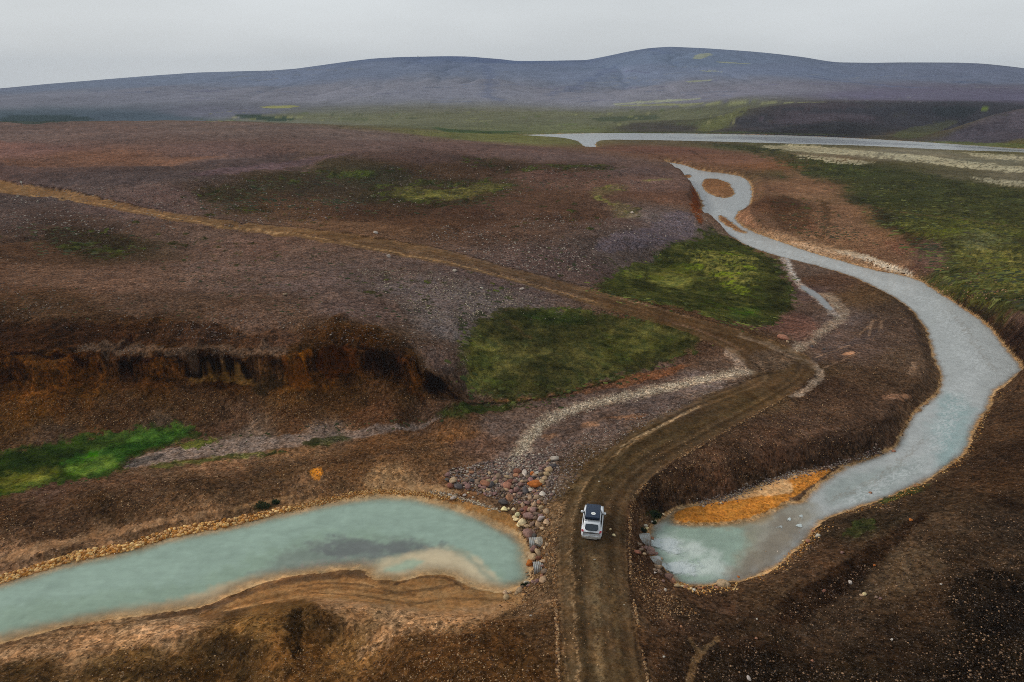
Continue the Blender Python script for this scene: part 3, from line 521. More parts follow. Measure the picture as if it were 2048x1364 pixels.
# --- south-east slope, with bank-foot and gully shade painted dark
for P, c, a, so_ in (([(1480,960),(1560,935),(1640,915),(1740,888),(1780,880),(1760,898),(1640,928),(1500,968)], (30,22,16), .7, 12),([(1310,985),(1360,985),(1440,975),(1500,960),(1440,990),(1340,1008),(1300,1010)], (30,22,16), .7, 12),
   ([(1560,1190),(1600,1180),(1680,1130),(1760,1070),(1860,1020),(1850,1045),(1770,1110),(1690,1180),(1640,1225),(1560,1260)], (30,20,14), .8, 20), ([(1330,1180),(1440,1230),(1560,1250),(1620,1300),(1500,1280),(1400,1260),(1340,1240)], (34,26,18), .6, 30),
   ([(1880,1180),(1960,1130),(2048,1150),(2100,1250),(1980,1280),(1900,1230)], (20,16,12), .8, 24), ([(1400,1290),(1540,1290),(1640,1340),(1600,1500),(1380,1500)], (26,20,14), .6, 40), ([(1970,980),(2048,1010),(2048,1030),(1990,1010)], (26,18,14), .6, 14),
   ([(1600,1040),(1700,1080),(1780,1040),(1840,1010),(1800,1050),(1680,1090)], (34,28,20), .5, 16), ([(1760,1110),(1900,1080),(1880,1160),(1760,1200),(1700,1220)], (68,54,40), .5, 40),
   ([(1810,1330),(1900,1240),(2000,1300),(2048,1400),(1800,1420)], (24,18,13), .6, 40)):
    stroke(P, c, a, so_, 14, peb=.3 if sum(c) < 80 else .5)
stroke([(1372,1364),(1385,1318),(1390,1300),(1375,1278),(1380,1275),(1400,1300),(1435,1272),(1440,1280),(1405,1312),(1385,1364),(1350,1420)], (88,68,46), .75, 7, 5, peb=.2, smooth=0)
for P, c in (([(1770,990),(1860,965),(1830,985),(1760,1010)], (56,62,28)), ([(1690,1050),(1740,1040),(1760,1060),(1700,1075)], (46,52,26)), ([(1290,1030),(1315,1020),(1312,1032),(1290,1040)], (30,40,20))):
    stroke(P, c, .6, 12, 10, moss=.6, mcol=c)
stroke([(1480,925),(1560,900),(1500,935)], (88,62,44), .5, 30, 10); stroke([(1320,965),(1360,955),(1345,975)], (100,74,50), .6, 20, 6)
stroke([(1600,870),(1700,850),(1640,860)], (86,64,50), .5, 20, 10, width=18)
for _ in range(16):
    u, v = random.uniform(1380, 1760), random.uniform(800, 950)
    if v < 1700-u*.5: continue
    stroke([(u-50,v+14),(u,v),(u+50,v-10)], (44,32,24), .5, 14, 8, width=9)
# shingle bars in the right pool
SB = (152,98,42)
stroke(ISLES[3], SB, 1, 9, 4, peb=.16)
stroke([(1440,1002),(1510,978),(1580,952),(1640,941),(1600,962),(1590,985),(1560,988),(1500,996)], (166,128,88), .95, 8, 4, peb=.12)
stroke([(1575,958),(1625,945),(1668,937),(1640,958),(1608,982),(1580,1000),(1586,975)], SB, .95, 7, 3, peb=.2)
stroke([(1320,1034),(1350,1016),(1440,1000),(1500,978),(1500,984),(1440,1004),(1360,1020)], (150,128,98), .8, 5, 3, z=0)
for I in ISLES[:3]: stroke(I, (112,80,56), .8, 6, 3, peb=.6)
# --- sand south of the pool: sinuous dark and light bands
stroke([(500,1178),(560,1162),(640,1155),(735,1146),(760,1170),(820,1176),(900,1165),(960,1186),(1020,1195),(1060,1185),(1040,1215),(960,1235),(860,1215),(700,1200),(560,1200),(430,1225)], (128,94,60), .85, 14, 6, peb=.05)
for P, w_, c in (([(300,1236),(400,1222),(470,1196),(530,1174),(600,1160),(690,1150),(730,1152)], 16, (72,54,40)), ([(400,1232),(470,1212),(560,1190),(640,1175),(700,1176),(760,1186),(830,1190)], 11, (98,70,44)),
                ([(600,1172),(650,1166),(720,1168),(760,1178),(800,1186),(880,1176),(920,1164)], 8, (84,62,42)), ([(790,1168),(830,1156),(870,1152),(905,1160),(930,1178)], 6, (70,52,38)), ([(820,1210),(900,1195),(960,1200),(1010,1200)], 9, (92,68,44)),
                ([(450,1222),(560,1200),(660,1184),(740,1196)], 5, (146,108,70)), ([(700,1165),(740,1168),(770,1180)], 4, (150,114,76)), ([(620,1186),(720,1190),(800,1206),(860,1204)], 7, (88,64,42)), ([(100,1262),(300,1240),(430,1214)], 6, (70,54,40)), ([(0,1292),(100,1268)], 8, (80,60,44))):
    stroke(P, c, .75, max(3, w_*.7), 4, width=w_, peb=.05)
for P in ([(760,1215),(860,1225),(960,1212),(1050,1200),(960,1250),(850,1260),(800,1280),(760,1300),(700,1330),(740,1270),(770,1240)], [(200,1262),(330,1250),(420,1245),(380,1275),(250,1300),(120,1305),(0,1330),(0,1300)], [(620,1200),(700,1198),(760,1215),(700,1225),(630,1215)]):
    stroke(P, (148,112,80), .6, 26, 16, peb=.3, thr=.5)
for P, c, a in (([(580,1215),(610,1212),(606,1260),(600,1320),(580,1310),(572,1250)], (24,18,12), .85), ([(450,1225),(500,1215),(490,1235),(440,1250)], (40,30,20), .6), ([(420,1270),(490,1265),(500,1310),(440,1320)], (38,28,18), .7), ([(630,1225),(680,1230),(700,1260),(660,1280),(625,1260)], (50,36,22), .65),
   ([(150,1330),(300,1330),(420,1345),(300,1360),(150,1364)], (40,30,18), .6), ([(180,1290),(240,1285),(230,1305),(180,1305)], (52,38,26), .6), ([(0,1340),(80,1335),(60,1400),(0,1400)], (46,34,20), .6), ([(700,1364),(760,1320),(850,1280),(960,1260),(1050,1250),(1080,1400),(700,1420)], (58,38,20), .6)):
    stroke(P, c, a, 26, 14, peb=.35)
for k in range(9):
    u = 770+k*28; stroke([(u,1248),(u-26,1276),(u-60,1300)], (66,46,28), .55, 7, 6, width=6, peb=.6)
# --- track surface
RM = SD_ROAD
PEB[:] = np.where(RM > -1, .13, PEB); STR *= 1-rmask; MOSS *= 1-rmask
k_ = (np.exp(-((RM-14)/5.)**2)*.25+np.exp(-(RM/2.5)**2)*.45*sst(-.5, .5, fbm(GX*.4, GY*.4, 701, 4)))*near
COL = COL*(1-k_[..., None])+lin((112,88,62))*k_[..., None]
rc = sst(60, 210, GY)[..., None]; rcol = lin((66,52,36))*(1-rc)+lin((108,82,56))*rc; rk = (rmask*.85*(.7+.3*rc[..., 0]))[..., None]; COL = COL*(1-rk)+rcol*rk
stroke([(1158,1364),(1150,1250),(1144,1160),(1141,1100),(1146,1040),(1160,990),(1185,950),(1230,908),(1290,868),(1350,838),(1400,812)], (124,98,70), .7, 9, 6, width=6, peb=.4, thr=.35)
stroke([(1240,894),(1290,866),(1340,842),(1395,815)], (146,120,90), .6, 6, 5, width=7, peb=.5)
for P, w_, c, a in (([(1205,1364),(1196,1250),(1190,1150),(1186,1110)], 16, (112,92,66), .55), ([(1245,1364),(1232,1250),(1222,1150)], 10, (104,84,58), .4), ([(1175,1364),(1168,1250),(1163,1150),(1164,1080)], 9, (46,38,28), .6),
                    ([(1165,1090),(1165,1040),(1180,985),(1215,940),(1280,890),(1400,835),(1500,795)], 34, (52,42,28), .55), ([(1262,1364),(1250,1260),(1240,1180)], 9, (58,42,26), .5),
                    ([(1285,1364),(1270,1280),(1262,1210),(1257,1150)], 5, (36,26,18), .8), ([(1134,1364),(1124,1250),(1120,1180),(1118,1100)], 4, (110,84,58), .6), ([(1220,960),(1280,905),(1400,850),(1520,800)], 12, (78,62,40), .6),
                    ([(1450,770),(1500,758),(1530,748),(1560,745)], 8, (40,32,26), .7), ([(1400,800),(1440,785),(1490,765)], 6, (56,44,36), .6)):
    stroke(P, c, a, w_*1.2, 5, width=w_, peb=.14, thr=.35)
for P, c, w_ in (([(0,380),(150,400),(300,428),(450,454),(600,470),(750,497),(900,526),(1050,566),(1200,608)], (140,110,78), 5), ([(0,362),(60,372),(200,390),(300,408)], (26,26,22), 3), ([(0,360),(100,374),(200,394),(300,417),(400,432),(500,446),(600,455),(750,472),(900,500),(1020,535),(1100,553),(1200,580),(1300,608),(1400,636),(1480,658)], (32,24,18), 5), ([(400,440),(600,463),(750,482),(900,512),(1050,550),(1200,592)], (84,64,46), 5),
                 ([(600,466),(750,489),(900,518),(1050,558),(1200,600),(1350,644),(1450,680)], (66,50,36), 5), ([(1240,598),(1320,618),(1400,640)], (110,88,70), 3), ([(1330,640),(1420,668),(1480,700)], (92,72,58), 5)):
    stroke(P, c, .75, 4, 3, width=w_, peb=.2)
stroke([(600,470),(750,486),(900,520),(1050,562),(1150,592)], (92,72,58), .5, 8, 6, width=8, peb=1)
stroke([(1500,700),(1560,700),(1600,720),(1560,745),(1500,740)], (82,68,58), .5, 20, 8, peb=.7)
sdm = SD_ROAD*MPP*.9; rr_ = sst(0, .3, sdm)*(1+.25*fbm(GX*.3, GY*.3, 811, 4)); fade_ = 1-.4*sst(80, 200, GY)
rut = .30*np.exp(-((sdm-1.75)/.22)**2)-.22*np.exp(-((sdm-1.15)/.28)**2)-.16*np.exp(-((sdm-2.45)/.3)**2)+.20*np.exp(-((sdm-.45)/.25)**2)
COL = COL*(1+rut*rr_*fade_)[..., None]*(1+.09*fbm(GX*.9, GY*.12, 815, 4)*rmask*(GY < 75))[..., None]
GZ = GZ - (.05*np.exp(-((sdm-1.75)/.25)**2)-.05*np.exp(-((sdm-2.5)/.4)**2))*rmask*(GY < 130)
# --- far ground; gully and crease shade painted in darker strokes
for P, c, a in (([(470,232),(600,225),(760,228),(900,225),(1100,222),(1300,225),(1430,215),(1450,230),(1300,245),(1100,262),(900,265),(850,255),(700,245),(560,238)], (90,92,76), .6), ([(520,212),(600,210),(590,216),(530,217)], (128,128,84), .8), ([(470,228),(560,232),(600,240),(540,243),(480,236)], (44,62,44), .8),
    ([(0,232),(100,228),(200,236),(160,244),(0,248)], (44,62,60), .7), ([(850,252),(950,262),(1060,262),(1000,268),(900,266)], (48,66,38), .7), ([(960,268),(1060,265),(1130,272),(1060,276),(960,276)], (92,92,60), .6),
    ([(1180,235),(1300,228),(1330,238),(1200,245)], (56,66,50), .6), ([(1380,262),(1440,235),(1480,212),(1500,215),(1470,240),(1430,264)], (86,88,62), .7), ([(1440,205),(1500,200),(1540,204),(1460,214)], (92,96,76), .6), ([(1200,212),(1380,205),(1500,203),(1700,204),(1500,207),(1300,212)], (114,116,88), .8),
    ([(1540,215),(1640,218),(1850,212),(1980,210),(1960,222),(1880,230),(1840,232),(1600,225)], (50,50,58), .55), ([(1850,212),(1950,209),(1960,220),(1930,236),(1880,236)], (34,40,42), .7), ([(1800,258),(1880,245),(1930,238),(1880,262),(1830,278),(1780,275)], (72,76,52), .6), ([(1960,216),(1975,214),(1970,226)], (96,110,48), .8),
    ([(1800,285),(1900,282),(2048,288),(2200,295),(2200,304),(2048,297),(1900,289)], (80,86,52), .7), ([(1200,264),(1500,264),(1700,268),(1700,271),(1500,267),(1200,266)], (64,70,40), .8), ([(1480,262),(1560,258),(1700,262),(1800,270),(1700,270),(1500,266)], (46,42,42), .6)):
    stroke(P, c, a, 7, 6, freq=120)
for _ in range(110):
    u = random.uniform(420, 1480); v = random.uniform(218, 264) if u > 820 else random.uniform(218, 244)
    ln = random.uniform(10, 50); stroke([(u-ln,v+random.uniform(-2,3)),(u,v),(u+ln,v+random.uniform(-3,2))], random.choice([(56,66,48),(66,74,52),(112,114,82),(124,122,92),(84,80,72),(76,88,56)]), .5, 4, 4, width=random.uniform(2, 5), freq=120)
for _ in range(50):
    u, v = random.uniform(1480, 2048), random.uniform(208, 262)
    ln = random.uniform(8, 30); stroke([(u-ln,v+random.uniform(-1,4)),(u+ln*.3,v),(u+ln,v+random.uniform(-3,3))], random.choice([(50,48,54),(84,78,88),(62,60,52),(40,40,44)]), .45, 4, 4, width=random.uniform(3, 7), freq=120)
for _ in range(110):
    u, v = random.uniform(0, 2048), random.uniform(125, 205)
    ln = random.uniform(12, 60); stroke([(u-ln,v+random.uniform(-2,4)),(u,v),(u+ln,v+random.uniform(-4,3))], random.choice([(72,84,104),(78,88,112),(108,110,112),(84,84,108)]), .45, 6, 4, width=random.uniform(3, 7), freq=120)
for P in ([(1390,108),(1430,106),(1410,116),(1385,120)],[(1430,122),(1520,128),(1440,126)],[(1370,162),(1440,158),(1380,166)],[(1400,140),(1460,144),(1405,143)],[(1200,210),(1300,200),(1440,195),(1300,206)]):
    stroke(P, (128,132,112), .7, 4, 4, freq=160)
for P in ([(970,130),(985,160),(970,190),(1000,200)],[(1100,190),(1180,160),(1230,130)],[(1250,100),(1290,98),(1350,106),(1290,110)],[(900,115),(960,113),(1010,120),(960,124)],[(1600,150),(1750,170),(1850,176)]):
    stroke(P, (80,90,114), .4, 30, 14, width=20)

HAZE_D, HAZE_C, HAZE_L = .00011, np.array([.68, .79, .94]), .36
TR = np.exp(-HAZE_D*np.sqrt(GX**2+GY**2+400))[..., None]
COL = np.maximum((COL-HAZE_L*HAZE_C*(1-TR))/TR, COL*.6); MCOL = np.maximum((MCOL-HAZE_L*HAZE_C*(1-TR))/TR, MCOL*.6)  # haze taken out, but hills keep part of its blue in their colour
wb = (SD_W > -.15)[..., None]; bedc = lin((146,118,84))*(1+.12*fbm(GX*.6, GY*.6, 311, 3))[..., None]
COL = np.where(wb & (SD_POOL > -.3)[..., None], bedc, np.where(wb, bedc*np.array([.92, .86, .80]), COL))
PEB = np.where(wb[..., 0], np.where(SD_POOL > -.3, .03, .22), PEB)
sand_ = region([(380,1240),(520,1168),(640,1140),(735,1135),(880,1140),(1040,1190),(1030,1225),(900,1230),(760,1215),(600,1215),(450,1235)], 14)
PEB = PEB*(1-sand_)+.03*sand_
bl = 1+.16*fbm(GX/38, GY/38, 331, 5, .6)+(.13*fbm(GX/6, GY/6, 335, 5, .65)+.10*fbm(GX/1.3, GY/1.3, 339, 3))*(1-.8*sand_)
bl = np.where(GY > 700, 1+.14*fbm(GX/130, GY/200, 341, 6, .65), bl)
COL *= np.clip(bl, .5, 1.6)[..., None]
warm_ = fbm(GX/22, GY/22, 351, 5, .6)[..., None]*.05*(GY < 620)[..., None]; COL *= 1+warm_*np.array([1., .1, -.9])
mn_ = fbm(GX/9, GY/9, 361, 5, .65)*.55 + fbm(GX/1.8, GY/1.8, 365, 4, .6)*.35
MOSS = np.where(MOSS > .8, .8+(MOSS-.8)*.2, MOSS); MOSS = np.clip(MOSS + mn_*(.42+1.5*np.clip(MOSS*(1-MOSS)*4, 0, 1))*(MOSS > .02), 0, 1)
gm = sst(-.5, .6, fbm(GX/5, GY/5, 371, 5, .65))[..., None]
MCOL = MCOL*(.50+.85*gm) * (1+.12*fbm(GX/2, GY/2, 375, 3))[..., None]; MCOL = MCOL*(1-.38*(1-gm)) + COL*.38*(1-gm); MCOL = MCOL*.84+MCOL.mean(-1, keepdims=True)*.16
COL = np.clip(COL/KILL, 0.002, .9)
MCOL = np.clip(MCOL/KILL, .002, .9)

# ------------------------------------------------------------ materials
def mat(name):
    m = bpy.data.materials.new(name); m.use_nodes = True; m.node_tree.nodes.clear(); return m
class N:
    def __init__(s, m): s.t = m.node_tree
    def n(s, t, ins=None, **k):
        x = s.t.nodes.new('ShaderNode'+t)
        for a, b in k.items(): setattr(x, a, b)
        for a, b in (ins or {}).items():
            if isinstance(b, bpy.types.NodeSocket): s.t.links.new(b, x.inputs[a])
            else: x.inputs[a].default_value = b
        return x
    def m(s, op, a, b=None, c=None, clamp=False):
        x = s.n('Math', operation=op, use_clamp=clamp)
        for i, q in enumerate((a, b, c)):
            if q is None: continue
            if isinstance(q, bpy.types.NodeSocket): s.t.links.new(q, x.inputs[i])
            else: x.inputs[i].default_value = q
        return x.outputs[0]
    def mr(s, v, a, b, c=0., d=1., smooth=True):
        x = s.n('MapRange', {0: v, 1: a, 2: b, 3: c, 4: d}); x.interpolation_type = 'SMOOTHSTEP' if smooth else 'LINEAR'; return x.outputs[0]
    def mix(s, f, a, b, mode='MIX'):
        x = s.n('Mix', data_type='RGBA', blend_type=mode)
        for i, q in ((0, f), (6, a), (7, b)):
            if isinstance(q, bpy.types.NodeSocket): s.t.links.new(q, x.inputs[i])
            else: x.inputs[i].default_value = q if i == 0 else (*q[:3], 1)
        return x.outputs[2]
    def noise(s, vec, sc, det=4, rough=.55, **k): return s.n('TexNoise', {'Vector': vec, 'Scale': sc, 'Detail': det, 'Roughness': rough}, **k)
    def scale(s, col, f):
        x = s.n('VectorMath', operation='SCALE'); s.t.links.new(col, x.inputs[0])
        if isinstance(f, bpy.types.NodeSocket): s.t.links.new(f, x.inputs['Scale'])
        else: x.inputs['Scale'].default_value = f
        return x.outputs[0]
G = mat('ground'); g = N(G)
geo = g.n('NewGeometry'); P_ = geo.outputs['Position']
flat = g.n('Mapping', {'Vector': P_, 'Scale': (1, 1, .6)}).outputs[0]
ac = g.n('Attribute', attribute_name='col').outputs['Color']; am = g.n('Attribute', attribute_name='mcol').outputs['Color']
mk = g.n('SeparateColor', {0: g.n('Attribute', attribute_name='mk').outputs['Color']}); aM, aP, aS = mk.outputs[0], mk.outputs[1], mk.outputs[2]
n1 = g.noise(flat, .35, 5).outputs[0]; n2 = g.noise(flat, 2.3, 5, .65).outputs[0]; n3 = g.noise(flat, 9., 3, .7).outputs[0]
nfar = g.noise(flat, .05, 6, .62).outputs[0]
val = g.m('MULTIPLY', g.mr(n1, .3, .7, .80, 1.20), g.mr(n2, .28, .72, .72, 1.28))
fr = g.noise(flat, .45, 11, .92).outputs[0]
gk = g.mr(aP, .03, .36, .22, 1.)
val = g.m('MULTIPLY', val, g.mr(n3, .25, .75, .80, 1.20)); fv = g.mr(fr, .40, .60, .72, 1.26, smooth=False)
val = g.m('MULTIPLY', val, g.m('ADD', 1., g.m('MULTIPLY', g.m('SUBTRACT', fv, 1.), gk))); val = g.m('MULTIPLY', val, g.mr(nfar, .3, .7, .86, 1.14))
base = g.scale(ac, val)
hue = g.mr(g.noise(flat, 1.1, 4).outputs[0], .35, .65)
base = g.mix(hue, g.mix(1., base, (1.08, .98, .88), 'MULTIPLY'), g.mix(1., base, (.97, 1.0, 1.03), 'MULTIPLY'))
# banded eroded earth on the face
sm = g.n('Mapping', {'Vector': P_, 'Scale': (.28, .28, 2.0)}).outputs[0]
sw = g.n('VectorMath', {0: sm, 1: g.scale(g.noise(P_, .5, 3).outputs['Color'], 3.)}, operation='ADD').outputs[0]
st = g.noise(sw, 1.6, 5, .6).outputs[0]
strat = g.n('ValToRGB', {0: st}); e = strat.color_ramp.elements
e[0].position = .36; e[0].color = (.45, .42, .40, 1); e[1].position = .66; e[1].color = (1.5, 1.25, .95, 1)
x_ = e.new(.48); x_.color = (.9, .8, .7, 1); x_ = e.new(.55); x_.color = (1.45, 1.15, .85, 1)
base = g.mix(g.m('MULTIPLY', aS, .6), base, g.mix(1., base, strat.outputs[0], 'MULTIPLY'))
# stones at three sizes, colours vary stone by stone
bump = g.m('ADD', g.m('MULTIPLY', n2, .16), g.m('MULTIPLY', n3, .12))
for sc_, rng_, dens, amt, bmax in ((2.3, .26, .98, .9, 1.9), (4.6, .32, .74, .9, 2.3), (8.5, .40, .42, .85, 2.0)):
    vo = g.n('TexVoronoi', {'Vector': flat, 'Scale': sc_, 'Randomness': 1.}); vo.feature = 'F1'
    vc = g.n('SeparateColor', {0: vo.outputs['Color']})
    sel = g.mr(g.m('ADD', vc.outputs[0], g.m('MULTIPLY', aP, .42)), dens+.12, dens+.22)
    rad = g.m('MULTIPLY_ADD', vc.outputs[1], rng_*.6, rng_*.45)
    dot = g.m('MULTIPLY', sel, g.m('SUBTRACT', 1., g.mr(g.m('SUBTRACT', vo.outputs['Distance'], rad), -.09, .05)))
    dot = g.m('MULTIPLY', dot, g.mr(aP, 0., .3, .1, 1.))
    br = g.m('MULTIPLY_ADD', g.m('POWER', vc.outputs[2], 1.6), bmax, .55)
    pc = g.scale(g.mix(.3, ac, g.mix(vc.outputs[1], (.13, .085, .05), (.10, .088, .085))), br)
    base = g.mix(g.m('MULTIPLY', dot, amt), base, pc)
    bump = g.m('ADD', bump, g.m('MULTIPLY', dot, .5/sc_))
for sc_, lo_, hi_ in ((5.0, .52, 1.48), (2.2, .72, 1.30)):
    cv = g.n('SeparateColor', {0: g.n('TexVoronoi', {'Vector': flat, 'Scale': sc_}).outputs['Color']}).outputs[1]
    base = g.scale(base, g.m('ADD', 1., g.m('MULTIPLY', g.m('SUBTRACT', g.mr(cv, 0, 1, lo_, hi_, smooth=False), 1.), gk)))
# small moss clumps breaking up the edges
mn = g.noise(flat, .45, 8, .72).outputs[0]; mf = g.noise(flat, 5.5, 4, .7).outputs[0]
mm = g.m('ADD', g.m('MULTIPLY_ADD', mn, 3.0, -1.5), g.m('MULTIPLY_ADD', mf, 1.2, -.6))
mossf = g.mr(g.m('SUBTRACT', aM, g.m('MULTIPLY', mm, .55)), .38, .62)
mossf = g.m('MULTIPLY', mossf, g.mr(aM, .02, .15))
mhue = g.noise(flat, .6, 5, .7).outputs[0]
mc = g.mix(g.mr(mhue, .38, .62), g.mix(1., am, (.78, .78, .8), 'MULTIPLY'), g.mix(1., am, (1.55, 1.25, 1.1), 'MULTIPLY'))
mc = g.scale(mc, g.m('MULTIPLY', g.m('MULTIPLY', g.mr(mf, .3, .7, .6, 1.4), g.mr(fr, .40, .60, .35, 1.65, smooth=False)), g.mr(g.noise(flat, 22., 2).outputs[0], .3, .7, .7, 1.3)))
base = g.mix(mossf, base, mc)
bump = g.m('ADD', bump, g.m('MULTIPLY', mossf, g.m('MULTIPLY', mf, .5)))
wet = mk  # roughness from moss
bp = g.n('Bump', {'Height': bump, 'Strength': .55, 'Distance': .25})
bs = g.n('BsdfPrincipled', {'Base Color': base, 'Roughness': 1., 'Normal': bp.outputs[0], 'Specular IOR Level': 0.})
g.n('OutputMaterial', {0: bs.outputs[0]})

Wm = mat('milky_water'); g = N(Wm)
geo = g.n('NewGeometry'); P_ = geo.outputs['Position']
wcn = g.n('Attribute', attribute_name='wcol'); 
am_ = g.n('SeparateColor', {0: g.n('Attribute', attribute_name='wmk').outputs['Color']})
rip = g.noise(g.n('Mapping', {'Vector': P_, 'Scale': (1, 1, 1)}).outputs[0], 1.6, 5, .6).outputs[0]
rip2 = g.noise(P_, 6., 3, .6).outputs[0]
hgt = g.m('ADD', g.m('MULTIPLY', rip, .6), g.m('MULTIPLY', rip2, .25))
bp = g.n('Bump', {'Height': hgt, 'Strength': g.m('MULTIPLY', am_.outputs[1], .6), 'Distance': .35})
wcv = g.scale(wcn.outputs['Color'], g.mr(g.noise(g.n('Mapping', {'Vector': P_, 'Scale': (.6, 1.6, 1)}).outputs[0], .8, 5, .65).outputs[0], .3, .7, .93, 1.07))
bs = g.n('BsdfPrincipled', {'Base Color': wcv, 'Roughness': .12, 'IOR': 1.33, 'Normal': bp.outputs[0]})
tr = g.n('BsdfTransparent'); mx = g.n('MixShader', {0: am_.outputs[0], 1: tr.outputs[0], 2: bs.outputs[0]})
g.n('OutputMaterial', {0: mx.outputs[0]})

# ------------------------------------------------------------ sheets cut from the surveyed grid
def sheet(name, keep, Z, material, attrs, kind='structure', **props):
    """keep: NR-1 x NC-1 bool of cells"""
    idx = np.arange(NR*NC).reshape(NR, NC)
    r, c = np.where(keep); quad = np.stack([idx[r, c], idx[r, c+1], idx[r+1, c+1], idx[r+1, c]], 1)
    used, inv = np.unique(quad.ravel(), return_inverse=True)
    me = bpy.data.meshes.new(name); nv, nf = len(used), len(quad)
    me.vertices.add(nv); me.loops.add(nf*4); me.polygons.add(nf)
    co = np.stack([GX.ravel()[used], GY.ravel()[used], Z.ravel()[used]], 1).astype(np.float32)
    me.vertices.foreach_set('co', co.ravel()); me.loops.foreach_set('vertex_index', inv.astype(np.int32).ravel())
    me.polygons.foreach_set('loop_start', np.arange(0, nf*4, 4, dtype=np.int32))
    me.polygons.foreach_set('use_smooth', np.ones(nf, bool))
    for an, arr in attrs.items():
        A_ = me.attributes.new(an, 'FLOAT_COLOR', 'POINT'); v4 = np.ones((nv, 4), np.float32); v4[:, :3] = arr.reshape(-1, 3)[used]
        A_.data.foreach_set('color', v4.ravel())
    me.update(calc_edges=True); me.materials.append(material)
    o = bpy.data.objects.new(name, me); C.objects.link(o)
    if kind: o['kind'] = kind
    for a, b in props.items(): o[a] = b
    return o
def cellmax(F): return np.maximum(np.maximum(F[:-1, :-1], F[1:, :-1]), np.maximum(F[:-1, 1:], F[1:, 1:]))
MK = np.stack([MOSS, PEB, STR], -1)
gat = {'col': COL, 'mk': MK, 'mcol': MCOL}
farc = GY[:-1, :-1] > 1000
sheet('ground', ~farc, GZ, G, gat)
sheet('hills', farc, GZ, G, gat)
ZR = GZ + np.clip(SD_ROAD*.012, -.1, .03)*np.clip(MPP/.05, 1, 4)
sheet('road', cellmax(SD_ROAD) > -2, ZR, G, gat)
# thick moss cushions stand a hand's breadth proud of the gravel
mno = fbm(GX*.8, GY*.8, 401, 5)*.5 + fbm(GX*.2, GY*.2, 411, 3)*.25
mh = MOSS-.70+mno*.75
_sl = np.abs(np.gradient(GZ, axis=0)/np.gradient(GY, axis=0)); mh = mh - sst(.18, .4, _sl)*.4
ZM = GZ + np.clip(mh, -.4, .35)*np.clip(MPP/.06, 1, 4)*.35*(1+.5*fbm(GX*1.7, GY*1.7, 421, 3))
sheet('moss', (cellmax(mh) > -.06) & (cellmax(MOSS) > .3) & (GY[:-1, :-1] < 600), ZM, G, {'col': COL, 'mk': np.stack([np.minimum(MOSS+.08, 1), PEB*.3, STR*0], -1), 'mcol': MCOL}, 'stuff',
      label='low green and yellow moss carpets growing over the gravel', category='moss')

# ------------------------------------------------------------ water
WC = np.zeros(GA.shape+(3,)); near_c = lin((172, 174, 171)); far_c = lin((150, 158, 164))
WC[:] = near_c
isP = SD_POOL > -6
WC[isP] = lin((146, 165, 150))
def wstroke(P, c, a=1., soft=30, warp=10, width=None, z=0., **k): stroke(P, c, a, soft, warp, width, tgt=WC, z=z, **k)
# left pool: sandy shallows along the south shore, slaty shoal, milky green deep
wstroke([(-600,1400),(0,1215),(300,1180),(420,1150),(500,1120),(560,1090),(650,1070),(760,1060),(820,1080),(900,1092),(960,1120),(1010,1160),(1000,1210),(700,1210),(400,1270),(0,1340),(-600,1540)], (132,150,128), .5, 50, 20, z=POOL_Z)
wstroke([(500,1158),(540,1122),(590,1095),(660,1080),(760,1078),(850,1090),(920,1105),(900,1118),(840,1112),(780,1130),(740,1150),(640,1150),(540,1165)], (116,120,114), .6, 40, 22, z=POOL_Z)
wstroke([(620,1092),(700,1080),(800,1082),(900,1096),(850,1108),(740,1112),(650,1116)], (96,94,98), .6, 30, 22, z=POOL_Z)
wstroke([(540,1148),(620,1125),(720,1118),(770,1125),(740,1142),(640,1146)], (140,132,126), .8, 14, 14, z=POOL_Z, thr=.15, freq=120)
wstroke([(300,1214),(400,1185),(500,1155),(600,1143),(735,1134),(745,1150),(600,1162),(480,1190),(360,1226),(0,1300),(-300,1390),(-300,1350),(0,1268)], (188,164,130), .9, 24, 8, z=POOL_Z)
wstroke([(-300,1400),(0,1292),(200,1246),(350,1226),(430,1209),(520,1170),(600,1154),(735,1146)], (186,164,132), .8, 50, 8, width=46, z=POOL_Z)
wstroke([(740,1150),(800,1160),(850,1150),(900,1150),(960,1178),(1010,1186)], (196,172,136), .85, 40, 8, width=44, z=POOL_Z)
wstroke([(840,1100),(900,1110),(950,1140),(980,1170),(1000,1200),(930,1190),(880,1152),(790,1170),(740,1166),(740,1130),(800,1112)], (190,174,140), .95, 28, 10, z=POOL_Z)
wstroke([(790,1120),(860,1096),(920,1096),(962,1124),(1000,1165),(1015,1192),(900,1168),(860,1152),(800,1172),(735,1172),(735,1142)], (200,182,150), .9, 26, 8, z=POOL_Z)
wstroke([(740,1170),(740,1140),(760,1150),(800,1150),(850,1138),(900,1142),(940,1162),(1010,1176),(1010,1200),(860,1170)], (196,170,132), .9, 14, 6, z=POOL_Z)
wstroke([(760,1142),(800,1122),(850,1118),(840,1132),(790,1146)], (138,166,146), .7, 14, 6, z=POOL_Z)
wstroke([(905,1095),(930,1110),(960,1140),(985,1160)], (100,128,118), .5, 16, 6, width=14, z=POOL_Z)
wstroke([(0,1168),(150,1126),(338,1080),(465,1056),(581,1028),(700,1000),(760,993)], (170,156,132), .7, 10, 5, width=9, z=POOL_Z)
wstroke([(850,1000),(910,1015),(960,1035),(1010,1060),(1040,1075)], (196,168,130), .85, 10, 4, width=12, z=POOL_Z)
wstroke([(990,1050),(1040,1070),(1060,1095),(1040,1090),(1000,1070)], (130,128,112), .6, 14, 6, z=POOL_Z)
